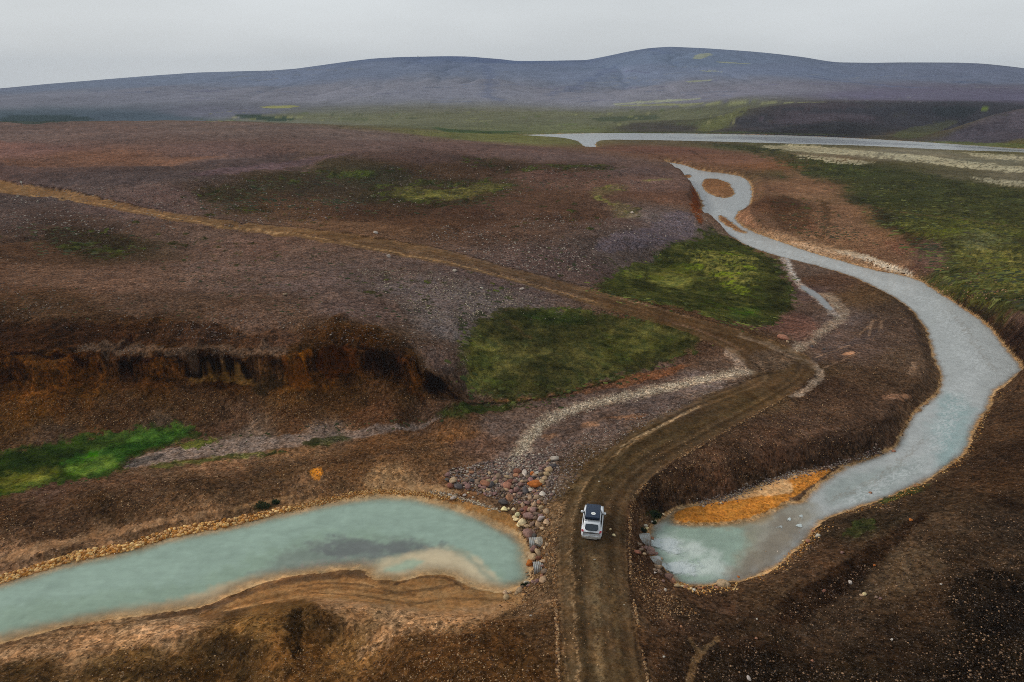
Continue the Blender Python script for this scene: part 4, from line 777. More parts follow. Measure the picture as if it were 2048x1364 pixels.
# right pool and river
wstroke([(1300,1040),(1420,1040),(1500,1040),(1520,1080),(1480,1140),(1400,1180),(1300,1140)], (142,160,144), .95, 50, 16)
wstroke([(1305,1075),(1370,1078),(1420,1092),(1430,1110),(1370,1112),(1310,1095)], (206,212,204), .7, 40, 16)
wstroke([(1325,1125),(1400,1118),(1460,1118),(1450,1140),(1380,1152),(1330,1146)], (206,212,204), .7, 36, 16)
wstroke([(1300,1060),(1340,1010),(1500,985),(1580,985),(1640,1020),(1600,1060),(1560,1110),(1490,1160),(1440,1150),(1500,1090),(1480,1050),(1400,1046),(1340,1040)], (142,132,112), .75, 40, 16)
wstroke([(1560,1020),(1600,1040),(1620,1060),(1560,1120),(1500,1160),(1450,1170),(1500,1110),(1540,1070)], (118,104,88), .6, 30, 16)
wstroke([(1330,1046),(1400,1040),(1480,1034),(1530,1020),(1560,1030),(1500,1052),(1400,1054)], (160,138,104), .75, 16, 8)
wstroke([(1880,790),(1940,790),(1940,900),(1880,940),(1860,880)], (128,160,158), .6, 50, 16)
wstroke([(1640,960),(1760,940),(1860,910),(1800,980),(1660,1020)], (136,148,142), .5, 40, 16)
wstroke([(1300,1046),(1340,1028),(1360,1030),(1340,1046)], (140,128,104), .6, 10, 6)
# riffles: pale broken streaks along the current
for P, w_ in (([(1430,440),(1500,485),(1600,510),(1700,535),(1790,575)], 26), ([(1800,570),(1870,610),(1920,670),(1950,740)], 46), ([(1940,760),(1900,830),(1870,900)], 40), ([(1700,1000),(1780,960),(1840,930)], 30), ([(1420,400),(1450,430)], 26)):
    wstroke(P, (196,198,196), .6, 14, 16, width=w_, thr=.02, freq=110)
for P, w_ in (([(1590,512),(1700,548),(1800,600),(1860,680),(1890,760)], 10), ([(1900,620),(1960,700),(1990,740)], 12), ([(1850,880),(1760,960),(1660,1000)], 14)):
    wstroke(P, (134,126,114), .5, 10, 12, width=w_, thr=.1, freq=120)
# sediment bars showing through the far river
for P, c in (([(1400,272),(1600,275),(1800,286),(1900,293),(1750,288),(1600,283),(1450,278)], (84,88,98)), ([(1500,278),(1650,283),(1800,291),(1700,288),(1560,285)], (78,82,92)), ([(1300,275),(1420,275),(1500,278),(1400,278)], (120,124,134)), ([(1850,288),(1980,296),(2048,301),(2200,310),(1950,297)], (84,90,98))):
    wstroke(P, c, .9, 3, 6, freq=160, thr=.6)
WC = np.clip(WC/.86 - .015, .01, .8)
farw = sst(60, 330, GY)[..., None]
WC = WC*(1-.30*farw)*(1+.09*fbm(GX*.55, GY*.4, 801, 5, .65)+.05*fbm(GX*2, GY*2, 805, 3))[..., None] ; 
def water(name, SD, z, extra):
    k = np.clip(MPP/.05, 1, 6)
    depth = z-GZ
    alpha = sst(.0, .26 if SD is SD_POOL else .15, depth)*.95
    alpha = np.where(GY > 300, sst(-.02, .03, depth), alpha)
    tur = extra
    cells = (cellmax(SD) > -1.2) if SD is not SD_FAR else (cellmax(SD) > -4)
    lowc = cellmax(depth*1.0) > -.05
    return sheet(name, cells & lowc, np.full(GZ.shape, z), Wm, {'wcol': WC, 'wmk': np.stack([alpha, tur, tur], -1)})
water('pool_water', SD_POOL, POOL_Z, np.full(GZ.shape, .12))
qf = qpoly([(1390, 1100)], 0)[0]
turb = .8+.5*np.exp(-(((GA-qf[0])*FPX/110)**2+((GL-qf[1])*FPX/90)**2)) + .5*np.exp(-((GY-100)/40.)**2)
water('river_water', SD_RIV, RIV_Z, np.clip(turb, 0, 1))
water('far_river_water', SD_FAR, RIV_Z+.01, np.full(GZ.shape, .5))
# narrow side rill across the gravel tongue
RILL = [(1598,568),(1612,573),(1630,582),(1646,594),(1658,606),(1667,618),(1662,623),(1650,617),(1640,607),(1630,596),(1614,586),(1602,578)]
SD_RILL = segdist(GA+fbm(GA*200, GL*200, 501, 3)*.0012, GL, hq(RILL), True)*FPX
o_ = sheet('rill_water', cellmax(SD_RILL) > -2, GZ+np.clip(SD_RILL*.02, -.1, .03), Wm, {'wcol': WC*0+lin((150,152,152)), 'wmk': np.stack([sst(-.5, 3.5, SD_RILL)*.7, GZ*0+.3, GZ*0+.3], -1)})

# ------------------------------------------------------------ objects
def simple(name, col, rough=.5, metal=0., noise=0., nsc=20., spec=.5):
    m = mat(name); g = N(m); c = tuple(float(x) for x in col)
    P = g.n('TexCoord').outputs['Object']
    nz = g.noise(P, nsc, 4).outputs[0]
    bc = g.scale(g.n('RGB').outputs[0], g.mr(nz, .3, .7, 1-noise, 1+noise))
    [x for x in g.t.nodes if x.type == 'RGB'][0].outputs[0].default_value = (*c, 1)
    b = g.n('BsdfPrincipled', {'Base Color': bc, 'Roughness': rough, 'Metallic': metal, 'Specular IOR Level': spec}); g.n('OutputMaterial', {0: b.outputs[0]}); return m
def mesh_obj(name, verts, faces, m, parent=None, smooth=False, cols_=None):
    me = bpy.data.meshes.new(name); me.from_pydata([tuple(v) for v in verts], [], [tuple(f) for f in faces]); me.materials.append(m)
    if smooth: me.polygons.foreach_set('use_smooth', [True]*len(me.polygons))
    me.update(); o = bpy.data.objects.new(name, me); C.objects.link(o)
    if parent: o.parent = parent
    return o
def bm_obj(name, bm, m, parent=None, smooth=True, bevel=0, sub=0):
    bmesh.ops.recalc_face_normals(bm, faces=bm.faces[:]); me = bpy.data.meshes.new(name); bm.to_mesh(me); bm.free(); me.materials.append(m)
    if smooth: me.polygons.foreach_set('use_smooth', [True]*len(me.polygons))
    o = bpy.data.objects.new(name, me); C.objects.link(o)
    if parent: o.parent = parent
    if bevel:
        b = o.modifiers.new('bevel', 'BEVEL'); b.width = bevel; b.segments = 2; b.limit_method = 'ANGLE'
    if sub: x = o.modifiers.new('sub', 'SUBSURF'); x.levels = x.render_levels = sub
    return o
def tag(o, label, cat, group=None, kind=None):
    if label: o['label'] = label
    if cat: o['category'] = cat
    if group: o['group'] = group
    if kind: o['kind'] = kind
def empty(name, loc, rz=0):
    o = bpy.data.objects.new(name, None); C.objects.link(o); o.location = loc; o.rotation_euler = (0, 0, rz); return o
def boxbm(*boxes):
    bm = bmesh.new()
    for x0, x1, y0, y1, z0, z1 in boxes:
        r = bmesh.ops.create_cube(bm, size=1)
        for v in r['verts']: v.co = ((x0+x1)/2+v.co.x*(x1-x0), (y0+y1)/2+v.co.y*(y1-y0), (z0+z1)/2+v.co.z*(z1-z0))
    return bm

# ---- the car (local +Y is forward)
white = simple('white_paint', (.80, .82, .84), .25, 0, .03, 3); glass = simple('tinted_glass', (.03, .045, .06), .08); rubber = simple('rubber', (.02, .02, .02), .8)
rimm = simple('alloy', (.45, .46, .47), .35, .8); black = simple('black_plastic', (.022, .024, .028), .6); redl = simple('red_lamp', (.55, .03, .04), .25); lampm = simple('clear_lamp', (.6, .62, .65), .15)
navy = simple('navy_cover', (.012, .026, .058), .5, 0, .15, 14); dust = simple('dusty_bumper', (.34, .31, .27), .7, 0, .3, 6); silver = simple('silver_trim', (.5, .5, .52), .4, .6)
cx, cy, cz = [float(a[0]) for a in hit([1182], [1080])]
HEAD = RAD(-10)
CAR_L, W2 = 4.34, .91
c0 = (cx, cy, 0); 
def cw(lx, ly): 
    return cx+lx*math.cos(HEAD)-ly*math.sin(HEAD), cy+lx*math.sin(HEAD)+ly*math.cos(HEAD)
zs_ = [float(height(*cw(a, b))) for a in (-.75, .75) for b in (.85, 3.5)]
car = empty('parked_car', (cx, cy, sum(zs_)/4+.02), HEAD); tag(car, 'white compact SUV on the dirt track with a navy rooftop tent', 'car')
# body: cross-sections along the length  (y, half width low, half width belt, z low, z belt, z top, half width top)
secs = [(0.02,.70,.74,.42,.78,.90,.66),(0.10,.84,.88,.30,.82,1.02,.74),(0.35,.88,.905,.26,.92,1.08,.80),(0.8,.89,.91,.25,.96,1.10,.83),(1.5,.89,.91,.25,.97,1.08,.85),(2.4,.89,.91,.25,.96,1.06,.85),(2.95,.89,.91,.25,.95,1.05,.84),
        (3.3,.89,.905,.25,.92,1.02,.80),(3.8,.87,.89,.26,.88,.97,.74),(4.1,.82,.85,.30,.80,.91,.66),(4.26,.72,.76,.36,.72,.82,.56),(4.34,.60,.62,.42,.62,.70,.46)]
def ring(y, wl_, wb, zl_, zb, zt, wt): 
    h = [(wl_*.96, zl_), (wl_, zl_+.10), (wb, (zl_+zb)/2), (wb*.985, zb), (wt, zt)]
    return [(-a, y, b) for a, b in h] + [(-wt*.5, y, zt+.025), (0, y, zt+.035), (wt*.5, y, zt+.025)] + [(a, y, b) for a, b in reversed(h)]
V = []; F = []
for s_ in secs: V += ring(*s_)
n_ = len(ring(*secs[0]))
for i in range(len(secs)-1):
    for j in range(n_): F.append((i*n_+j, i*n_+(j+1) % n_, (i+1)*n_+(j+1) % n_, (i+1)*n_+j))
F.append(tuple(range(n_))); F.append(tuple(reversed(range((len(secs)-1)*n_, len(secs)*n_))))
b_ = mesh_obj('body', V, F, white, car, True); x_ = b_.modifiers.new('s', 'SUBSURF'); x_.levels = x_.render_levels = 1
# cabin: roof and pillars
cab = [(0.16,.70,.93,.66,.98),(0.30,.76,1.03,.66,1.30),(0.50,.78,1.05,.66,1.56),(0.75,.80,1.06,.665,1.63),(1.4,.81,1.06,.68,1.68),(2.1,.81,1.05,.67,1.665),(2.45,.81,1.04,.655,1.62),(2.75,.80,1.03,.66,1.42),(3.15,.76,1.01,.70,1.06)]
V = []; F = []
for y, wb, zb, wt, zt in cab: V += [(-wb, y, zb), (-(wb*.35+wt*.65), y, zb+(zt-zb)*.6), (-wt, y, zt-.02), (-wt*.8, y, zt+.01), (0, y, zt+.03), (wt*.8, y, zt+.01), (wt, y, zt-.02), (wb*.35+wt*.65, y, zb+(zt-zb)*.6), (wb, y, zb)]
for i in range(len(cab)-1):
    for j in range(8): F.append((i*9+j, i*9+j+1, i*9+9+j+1, i*9+9+j))
F.append(tuple(range(9))); F.append(tuple(reversed(range((len(cab)-1)*9, len(cab)*9))))
mesh_obj('roof', V, F, white, car, True)
def panel(name, pts, m, parent, off=(0, 0, 0), thick=.012):
    V = [tuple(p[i]+off[i] for i in range(3)) for p in pts]; n = len(V)
    import mathutils
    a, b, c = [mathutils.Vector(V[i]) for i in (0, n//3, 2*n//3)]; nn = (b-a).cross(c-a).normalized()*thick
    V2 = [(v[0]-nn.x, v[1]-nn.y, v[2]-nn.z) for v in V]
    return mesh_obj(name, V+V2, [tuple(range(n)), tuple(reversed(range(n, 2*n)))]+[(i, i+n, (i+1) % n+n, (i+1) % n) for i in range(n)], m, parent)
rw = panel('rear_window', [(-.56,.155,1.13),(-.57,.21,1.20),(-.52,.36,1.50),(0,.35,1.53),(.52,.36,1.50),(.57,.21,1.20),(.56,.155,1.13),(.42,.12,1.03),(0,.10,1.00),(-.42,.12,1.03)], glass, car, (0, -.045, .03), .02)
mesh_obj('wiper', [(-.02,.06,1.08),(.30,.15,1.22),(.30,.17,1.25),(-.02,.08,1.11)], [(0,1,2,3)], black, rw)
panel('windscreen', [(-.60,2.52,1.58),(.60,2.52,1.58),(.66,3.02,1.16),(.60,3.12,1.10),(-.60,3.12,1.10),(-.66,3.02,1.16)], glass, car, (0, .02, .045), .02)
for sd_ in (-1, 1):
    panel('side_window', [(sd_*.80,2.62,1.12),(sd_*.71,2.38,1.52),(sd_*.705,1.62,1.57),(sd_*.81,1.58,1.12)], glass, car, (sd_*.015, 0, 0), sd_*.01)
    panel('side_window', [(sd_*.81,1.50,1.12),(sd_*.705,1.50,1.57),(sd_*.70,.85,1.53),(sd_*.79,.62,1.14)], glass, car, (sd_*.015, 0, 0), sd_*.01)
    bm_obj('roof_rail', boxbm((sd_*.62-.025, sd_*.62+.025, .62, 2.30, 1.70, 1.745), (sd_*.62-.02, sd_*.62+.02, .62, .70, 1.60, 1.71), (sd_*.62-.02, sd_*.62+.02, 2.22, 2.30, 1.60, 1.71)), silver, car, False, .01)
    mr_ = bm_obj('wing_mirror', boxbm((sd_*1.0-.11, sd_*1.0+.11, 2.58, 2.74, 1.03, 1.19)), white, car, True, .04)
    bm_obj('mirror_arm', boxbm((sd_*.87-.05, sd_*.87+.05, 2.60, 2.68, 1.03, 1.08)), black, mr_, False)
    tl = panel('tail_lamp', [(sd_*.86,.10,1.00),(sd_*.84,.14,1.10),(sd_*.70,.10,1.08),(sd_*.66,.045,.98),(sd_*.70,.035,.86),(sd_*.83,.06,.86)], redl, car, (0, -.05, .02), sd_*.03)
    mesh_obj('lamp_lens', [(sd_*.80,-.03,.94),(sd_*.72,-.035,.94),(sd_*.72,-.02,1.0),(sd_*.80,-.01,1.0)], [(0,1,2,3)], lampm, tl)
    panel('headlight', [(sd_*.62,4.26,.78),(sd_*.84,4.10,.82),(sd_*.86,4.06,.66),(sd_*.62,4.30,.62)], lampm, car, (0, .03, 0), sd_*.02)
    bm_obj('sill_trim', boxbm((sd_*.90-.02, sd_*.90+.02, 1.15, 3.05, .27, .40)), black, car, False, .01)
    bm_obj('door_handle', boxbm((sd_*.915-.015, sd_*.915+.015, 1.62, 1.80, .86, .90)), black, car, False); bm_obj('door_handle', boxbm((sd_*.915-.015, sd_*.915+.015, .86, 1.02, .88, .92)), black, car, False)
    for wy in (.86, 3.50):
        whe = empty('wheel', (sd_*.80, wy, .34)); whe.parent = car; whe.rotation_euler = (0, math.pi/2, 0)
        bm = bmesh.new(); prof = [(-.11,.24),(-.115,.31),(-.08,.345),(.08,.345),(.115,.31),(.11,.24)]; K2 = 28
        vs = [[bm.verts.new((r*math.cos(2*math.pi*k/K2), r*math.sin(2*math.pi*k/K2), a)) for a, r in prof] for k in range(K2)]
        for k in range(K2):
            for j in range(5): bm.faces.new((vs[k][j], vs[(k+1) % K2][j], vs[(k+1) % K2][j+1], vs[k][j+1]))
        bm_obj('tyre', bm, rubber, whe)
        bm = bmesh.new()
        for k in range(5):
            a = 2*math.pi*k/5; r = bmesh.ops.create_cube(bm, size=1)
            for v in r['verts']: 
                px_, py_ = .04+(v.co.x+.5)*.2, v.co.y*.06; v.co = (px_*math.cos(a)-py_*math.sin(a), px_*math.sin(a)+py_*math.cos(a), sd_*.09+v.co.z*.03)
        r = bmesh.ops.create_cone(bm, cap_ends=True, segments=24, radius1=.245, radius2=.245, depth=.10)
        bm_obj('rim', bm, rimm, whe, False)
    for wy in (.86, 3.50):
        bm = bmesh.new(); K2 = 14
        pa = [(wy+.42*math.cos(math.pi*k/K2), .34+.42*math.sin(math.pi*k/K2)) for k in range(K2+1)]; pb = [(wy+.36*math.cos(math.pi*k/K2), .34+.36*math.sin(math.pi*k/K2)) for k in range(K2+1)]
        A1 = [bm.verts.new((sd_*.925, a, b)) for a, b in pa]; B1 = [bm.verts.new((sd_*.925, a, b)) for a, b in pb]; A2 = [bm.verts.new((sd_*.86, a, b)) for a, b in pa]
        for k in range(K2): bm.faces.new((A1[k], A1[k+1], B1[k+1], B1[k])); bm.faces.new((A1[k], A1[k+1], A2[k+1], A2[k]))
        bm_obj('wheel_arch', bm, black, car, False)
bm_obj('rear_bumper', boxbm((-.80, .80, -.06, .10, .34, .50), (-.50, .50, -.075, .08, .28, .37)), dust, car, True, .04)
bm_obj('chrome_strip', boxbm((-.36, .36, -.055, 0, .83, .87)), black, car, False, .01)
npl = bm_obj('number_plate', boxbm((-.26, .26, -.07, -.04, .62, .73)), simple('plate', (.62, .62, .6), .5), car, False, .004)
bm_obj('front_bumper', boxbm((-.70, .70, 4.26, 4.40, .34, .52)), black, car, True, .04); bm_obj('grille', boxbm((-.48, .48, 4.30, 4.37, .58, .70)), black, car, True, .02)
# rooftop tent on crossbars
bm_obj('crossbar', boxbm((-.66, .66, .95, 1.01, 1.745, 1.79)), black, car, False, .01); bm_obj('crossbar', boxbm((-.66, .66, 2.05, 2.11, 1.745, 1.79)), black, car, False, .01)
bm = boxbm((-.63, .63, .62, 2.62, 1.80, 2.03))
tent = bm_obj('rooftop_tent', bm, navy, car, True, .06); tent['label'] = 'folded navy fabric tent with a round white badge'
bm_obj('tent_base', boxbm((-.61, .61, .56, 2.58, 1.79, 1.81)), black, tent, False)
bm_obj('seam', boxbm(*[(x-.006, x+.006, .66, 2.58, 2.02, 2.037) for x in (-.48, -.34, -.20, -.06, .08, .22, .36, .50)]), navy, tent, False)
bm_obj('front_flap', boxbm((-.62, .62, .60, .76, 2.01, 2.05)), navy, tent, True, .015)
bm = bmesh.new(); bmesh.ops.create_cone(bm, cap_ends=True, segments=32, radius1=.20, radius2=.20, depth=.008)
for v in bm.verts: v.co.z += 2.044; v.co.y += 1.16; v.co.x += .05
bdg = bm_obj('badge', bm, simple('badge_white', (.8, .8, .78), .6), tent, False)
bm = bmesh.new()
r = bmesh.ops.create_cone(bm, cap_ends=True, segments=18, radius1=.09, radius2=.09, depth=.004)
for v in r['verts']: v.co = (v.co.x+.05, v.co.y+1.16, v.co.z+2.051)
bm_obj('badge_print', bm, simple('badge_ink', (.62, .60, .50), .6), bdg, False)

# ---- two corrugated culverts carried under the track
steel = mat('galvanised_steel'); g = N(steel); P = g.n('TexCoord').outputs['Object']
c_ = g.mix(g.mr(g.noise(P, 1.6, 5, .7).outputs[0], .42, .66), (.42, .43, .42), (.26, .20, .14)); b = g.n('BsdfPrincipled', {'Base Color': c_, 'Roughness': .6, 'Metallic': .25, 'Specular IOR Level': .3}); g.n('OutputMaterial', {0: b.outputs[0]})
def culvert(uvl, uvr, zl_, zr_, R, label):
    a = plane(*uvl, zl_+R); b = plane(*uvr, zr_+R)
    p0 = np.array([a[0], a[1], zl_]); p1 = np.array([b[0], b[1], zr_]); L = np.linalg.norm(p1-p0); d = (p1-p0)/L
    n = int(L/.04); K2 = 36; V = []; F = []
    up = np.array([0, 0, 1.]); s1 = np.cross(d, up); s1 /= np.linalg.norm(s1); s2 = np.cross(s1, d)
    for wall in (0, 1):
        for i in range(n+1):
            r = R + .028*math.sin(i*.04/.16*2*math.pi) - wall*.03
            for k in range(K2):
                t = 2*math.pi*k/K2; V.append(p0*0+d*L*i/n + r*(math.cos(t)*s1+math.sin(t)*s2))
    o = (n+1)*K2
    for i in range(n):
        for k in range(K2):
            q = (i*K2+k, i*K2+(k+1) % K2, (i+1)*K2+(k+1) % K2, (i+1)*K2+k); F.append(q); F.append(tuple(o+z for z in reversed(q)))
    for k in range(K2):
        F.append((k, o+k, o+(k+1) % K2, (k+1) % K2)); i = n*K2; F.append((i+k, i+(k+1) % K2, o+i+(k+1) % K2, o+i+k))
    ob = mesh_obj('culvert_pipe', V, F, steel, None, True); ob.location = p0; tag(ob, label, 'culvert', 'corrugated culverts under the track'); return p0, p1, d
C1 = culvert((1058, 1078), (1300, 1069), .42, .25, .66, 'corrugated steel culvert under the track, its far one, nearer the car')
C2 = culvert((1066, 1127), (1321, 1115), .42, .20, .66, 'corrugated steel culvert under the track, the lower one beside the orange boulder')

# ---- stones
def rock_mesh(name, seed, sub=2, flat=.75, rough=.22):
    bm = bmesh.new(); bmesh.ops.create_icosphere(bm, subdivisions=sub, radius=.5); r = random.Random(seed)
    planes = []
    for _ in range(12):
        a = r.uniform(0, 6.28); b = r.uniform(-1, 1); c = math.sqrt(1-b*b); planes.append((c*math.cos(a), c*math.sin(a), b, r.uniform(.25, .38)))
    sx, sy, sz = r.uniform(.9, 1.15), r.uniform(.75, 1.0), flat*r.uniform(.8, 1.1)
    for v in bm.verts:
        x, y, z = v.co
        for pa, pb, pc, pd in planes:
            dd = x*pa+y*pb+z*pc
            if dd > pd: k = (dd-pd)*.97; x -= pa*k; y -= pb*k; z -= pc*k
        f = 1+rough*.25*math.sin(7*x+seed)*math.sin(6*y+2*seed)*math.cos(8*z)
        v.co = (x*f*sx*1.2, y*f*sy*1.2, z*f*sz*1.2)
    me = bpy.data.meshes.new(name); bm.to_mesh(me); bm.free(); me.polygons.foreach_set('use_smooth', [True]*len(me.polygons)); return me
stone = mat('boulder_stone'); g = N(stone); oi_ = g.n('ObjectInfo'); P = g.n('TexCoord').outputs['Object']
nz = g.noise(P, 3.2, 6, .7).outputs[0]; nb = g.noise(P, 11., 4, .7).outputs[0]
sc = g.scale(oi_.outputs['Color'], g.m('MULTIPLY', g.mr(nz, .3, .7, .62, 1.3), g.mr(nb, .3, .7, .8, 1.2)))
sc = g.mix(g.mr(nz, .56, .64, 0, .5), sc, g.mix(1., sc, (1.3, 1.15, 1.0), 'MULTIPLY'))
bp = g.n('Bump', {'Height': g.m('ADD', nz, g.m('MULTIPLY', nb, .5)), 'Strength': .7, 'Distance': .08})
b = g.n('BsdfPrincipled', {'Base Color': sc, 'Roughness': .9, 'Specular IOR Level': .15, 'Normal': bp.outputs[0]}); g.n('OutputMaterial', {0: b.outputs[0]})
RM_ = [rock_mesh('rock_shape', 31+k) for k in range(8)]
for m_ in RM_: m_.materials.append(stone)
RC = {'g': (118,98,84,'grey brown'), 'p': (128,98,92,'dull pink'), 't': (158,132,106,'tan'), 'o': (150,106,84,'orange'), 'd': (82,76,76,'dark grey'), 'r': (122,80,66,'brick red'), 'l': (208,184,146,'pale cream'), 'O': (172,100,48,'deep orange'), 'w': (170,158,148,'pale grey')}
ZONES = {'A': ('at the rock heap left end', 'rocks at the left end of the heap'), 'B': ('amid the rock heap', 'rocks in the middle of the heap'), 'C': ('on the crest of the rock heap', 'rocks on the crest of the heap by the track'),
         'D': ('between rock heap and left pool', 'rocks between the heap and the pool'), 'E': ('in the stacked bank left of the car', 'rocks stacked left of the car'), 'F': ('at the left culvert mouths', 'rocks round the left culvert mouths'), 'G': ('on the shore of the left pool', 'loose rocks on the left shore'),
         'H': ('at the right culvert mouths', 'rocks between the right culvert mouths'), 'I': ('on the right pool near shore', 'rocks on the near shore of the right pool'), 'J': ('on the right pool far shore', 'rocks on the far shore of the right pool'), 'K': ('beside the wet bend of the side stream', 'rocks by the track bend'), 'L': ('on the dark slope lower right', 'rocks on the dark slope'), 'M': ('on the track beside the car', 'rocks on the track'), 'N': ('on the upper gravel plateau', 'rocks on the plateau')}
PILE = []
def z1(txt, zone, x0=820., y0=880., s=3.012):
    for it in txt.split():
        a, b, w_, c = it.split(','); PILE.append((x0+float(a)/s, y0+float(b)/s, float(w_)/s, c, zone))
z1('228,208,28,p 225,240,28,d 262,243,42,t 240,275,36,r 288,280,36,d 293,248,24,r 335,245,28,g 345,282,40,p 372,195,26,o 330,262,26,p 312,266,20,g', 'A')
z1('375,245,26,d 405,248,26,g 420,278,24,p 400,288,22,g 425,240,24,g 455,262,46,o 448,288,30,p 490,270,34,d 480,245,24,p 515,252,26,t 530,300,26,g 508,322,24,p 470,300,22,t 545,250,26,p 560,272,28,p 588,275,42,o 560,302,22,g 575,240,24,g 605,250,30,r 635,248,30,p 585,222,28,t 610,228,22,g 540,225,22,p 500,220,22,g 480,200,22,t 520,195,22,p 610,310,28,p 620,285,24,g 640,300,32,p 665,322,28,p 598,346,44,o 560,375,42,d 560,335,22,g 630,330,20,t 668,268,34,p', 'B')
z1('648,190,34,r 640,212,26,o 672,215,26,g 690,202,40,w 735,200,24,O 710,225,26,g 728,240,32,p 700,248,24,g 745,222,26,d 762,200,26,w 790,205,28,g 775,240,26,d 750,268,58,O 695,302,48,d 725,300,28,w 748,306,22,p 832,178,42,t 822,205,34,t 808,230,32,t 798,255,36,t 862,155,34,d 872,112,40,w 836,125,26,t 830,140,20,p 785,175,26,p 805,160,22,p', 'C')
z1('764,345,36,t 724,350,36,t 690,352,26,g 708,330,20,t 680,392,34,t 715,372,22,t 748,392,36,t 790,405,30,t 778,375,26,o 765,328,24,p 800,325,32,w 740,418,42,p 700,415,30,r 765,445,38,g 820,430,36,t 795,428,20,g 655,345,24,g 660,375,20,p', 'D')
z1('716,462,52,p 690,442,26,r 790,472,42,w 755,470,24,g 822,497,34,t 776,512,44,t 740,505,32,g 706,522,30,t 725,520,18,t 727,545,22,t 765,535,24,g 800,535,24,t 745,560,22,p 712,568,64,p 745,578,34,d 780,612,62,w 780,632,36,d 822,628,24,t 810,650,24,t', 'E')
z1('748,660,44,p 772,678,46,t 718,690,36,t 740,712,44,t 780,712,34,r 803,730,30,t 720,745,48,O 812,797,40,g 802,845,38,t 768,852,30,p 738,855,26,p 755,865,22,g 800,760,20,p 826,690,20,g 795,820,22,o', 'F')
z1('648,450,34,l 640,480,32,l 672,500,42,l 632,465,24,l 655,515,22,l 567,416,32,l 595,414,14,l 622,418,22,l 262,350,28,w 330,332,16,w 238,328,14,w 380,345,14,w 700,862,34,w 680,882,24,g 660,905,32,t 640,922,22,t 578,946,38,t 575,918,26,t 600,920,16,t 715,875,20,p 350,318,12,l 410,368,10,l', 'G')
z1('305,525,50,o 130,605,50,g 215,655,50,p 290,700,110,p 345,735,60,p 150,680,56,g 100,715,60,r 190,740,44,t 245,720,40,g 170,650,30,p 425,805,50,t', 'H', 1260, 1000, 6.82)
z1('372,915,96,t 385,975,64,g 340,950,44,g 520,1040,110,p 572,1095,74,o 455,1105,50,p 1278,1150,112,t 642,1165,62,t 755,1185,46,o 875,1228,56,w 1180,1190,46,o 950,1200,50,o 480,1225,46,w 1000,1195,40,O 830,1205,34,l 715,1175,36,l 345,990,30,w 395,1235,36,p 420,1010,36,g', 'I', 1260, 1000, 6.82)
z1('345,290,40,l 300,295,34,w 210,350,44,w 240,385,36,l 205,410,40,l 225,375,30,l 450,190,32,l 470,210,26,t 1240,40,32,l 1000,85,26,w', 'J', 1260, 1000, 6.82)
z1('1318,115,22,o 1245,120,14,g 1222,78,12,g', 'J', 1300, 860, 2.706)
z1('400,835,44,t 480,797,16,O 910,572,26,w 855,600,18,o 830,600,12,l 880,545,14,o 810,560,12,o 690,665,14,w 625,665,14,t 1190,345,16,o 1435,305,14,o', 'I', 1300, 860, 2.706)
z1('1085,825,20,w 1160,890,22,l 1145,895,16,t 1225,905,14,g 1245,912,12,p 1410,486,18,O 1040,662,18,p 942,870,18,r 1216,732,14,O 168,1062,14,o 532,1343,24,w 575,1127,14,o 578,1022,10,w 75,1227,12,w 1575,835,12,w 878,1248,12,o 1308,1133,12,w', 'L', 1300, 860, 2.706)
z1('883,1197,34,o 905,1215,14,t 1022,1238,14,d 1080,1250,12,d', 'K', 1200, 180, 2.414)
z1('1207,538,14,l 1228,573,20,l 1290,993,10,w 1112,720,10,w 1140,250,10,w 728,1058,14,w 1100,310,8,t', 'M')
z1('890,433,16,w 1135,487,14,w 503,575,14,g 840,345,12,w 1565,483,14,g 1235,552,10,w 1385,555,12,w 1795,270,10,w', 'N', 300, 280, 1.862)
_r = random.Random(5)
for zn_, x0_, x1_, y0_, y1_, nn_ in (('B', 400, 690, 205, 330, 22), ('C', 700, 840, 190, 310, 10), ('D', 660, 820, 330, 440, 12), ('E', 700, 830, 450, 640, 10)):
    for _ in range(nn_):
        a_, b_2 = _r.uniform(x0_, x1_), _r.uniform(y0_, y1_)
        PILE.append((820+a_/3.012, 880+b_2/3.012, _r.uniform(16, 30)/3.012, _r.choice('gpgpt'), zn_))
rocks = []
for k, (u, v, w_, c, zone) in enumerate(PILE):
    rr = random.Random(k*7+1)
    if zone in 'HFE': x, y, z = [float(a[0]) for a in hit([u], [v+w_*.15])]
    else: x, y, z = [float(a[0]) for a in hit([u], [v+w_*.2])]
    D = y*CP+(CAM_H-z)*SP; size = w_*1.36*D/FPX
    z = max(z, (POOL_Z if x < 0 or u < 1110 else RIV_Z) - .12 if zone in 'EFGHIJ' else z)
    o = bpy.data.objects.new('boulder', RM_[rr.randrange(8)]); C.objects.link(o)
    o.scale = (size*rr.uniform(.9, 1.1), size*rr.uniform(.85, 1.05), size*rr.uniform(.8, 1.05)); o.rotation_euler = (rr.uniform(-.3, .3), rr.uniform(-.3, .3), rr.uniform(0, 6.28))
    o.location = (x, y, z+size*.17)
    cc = lin(RC[c][:3])/KILL*rr.uniform(.78, 1.12)*.92*np.array([1, rr.uniform(.95, 1.04), rr.uniform(.88, 1.0)]); o.color = (*[float(min(q, .85)) for q in cc], 1)
    rocks.append((o, u, v, size, RC[c][3], zone))
ORD = ['first','second','third','fourth','fifth','sixth','seventh','eighth','ninth','tenth','eleventh','twelfth','thirteenth','fourteenth','fifteenth','sixteenth','seventeenth','eighteenth','nineteenth','twentieth','twenty-first','twenty-second','twenty-third','twenty-fourth','twenty-fifth','twenty-sixth','twenty-seventh','twenty-eighth']
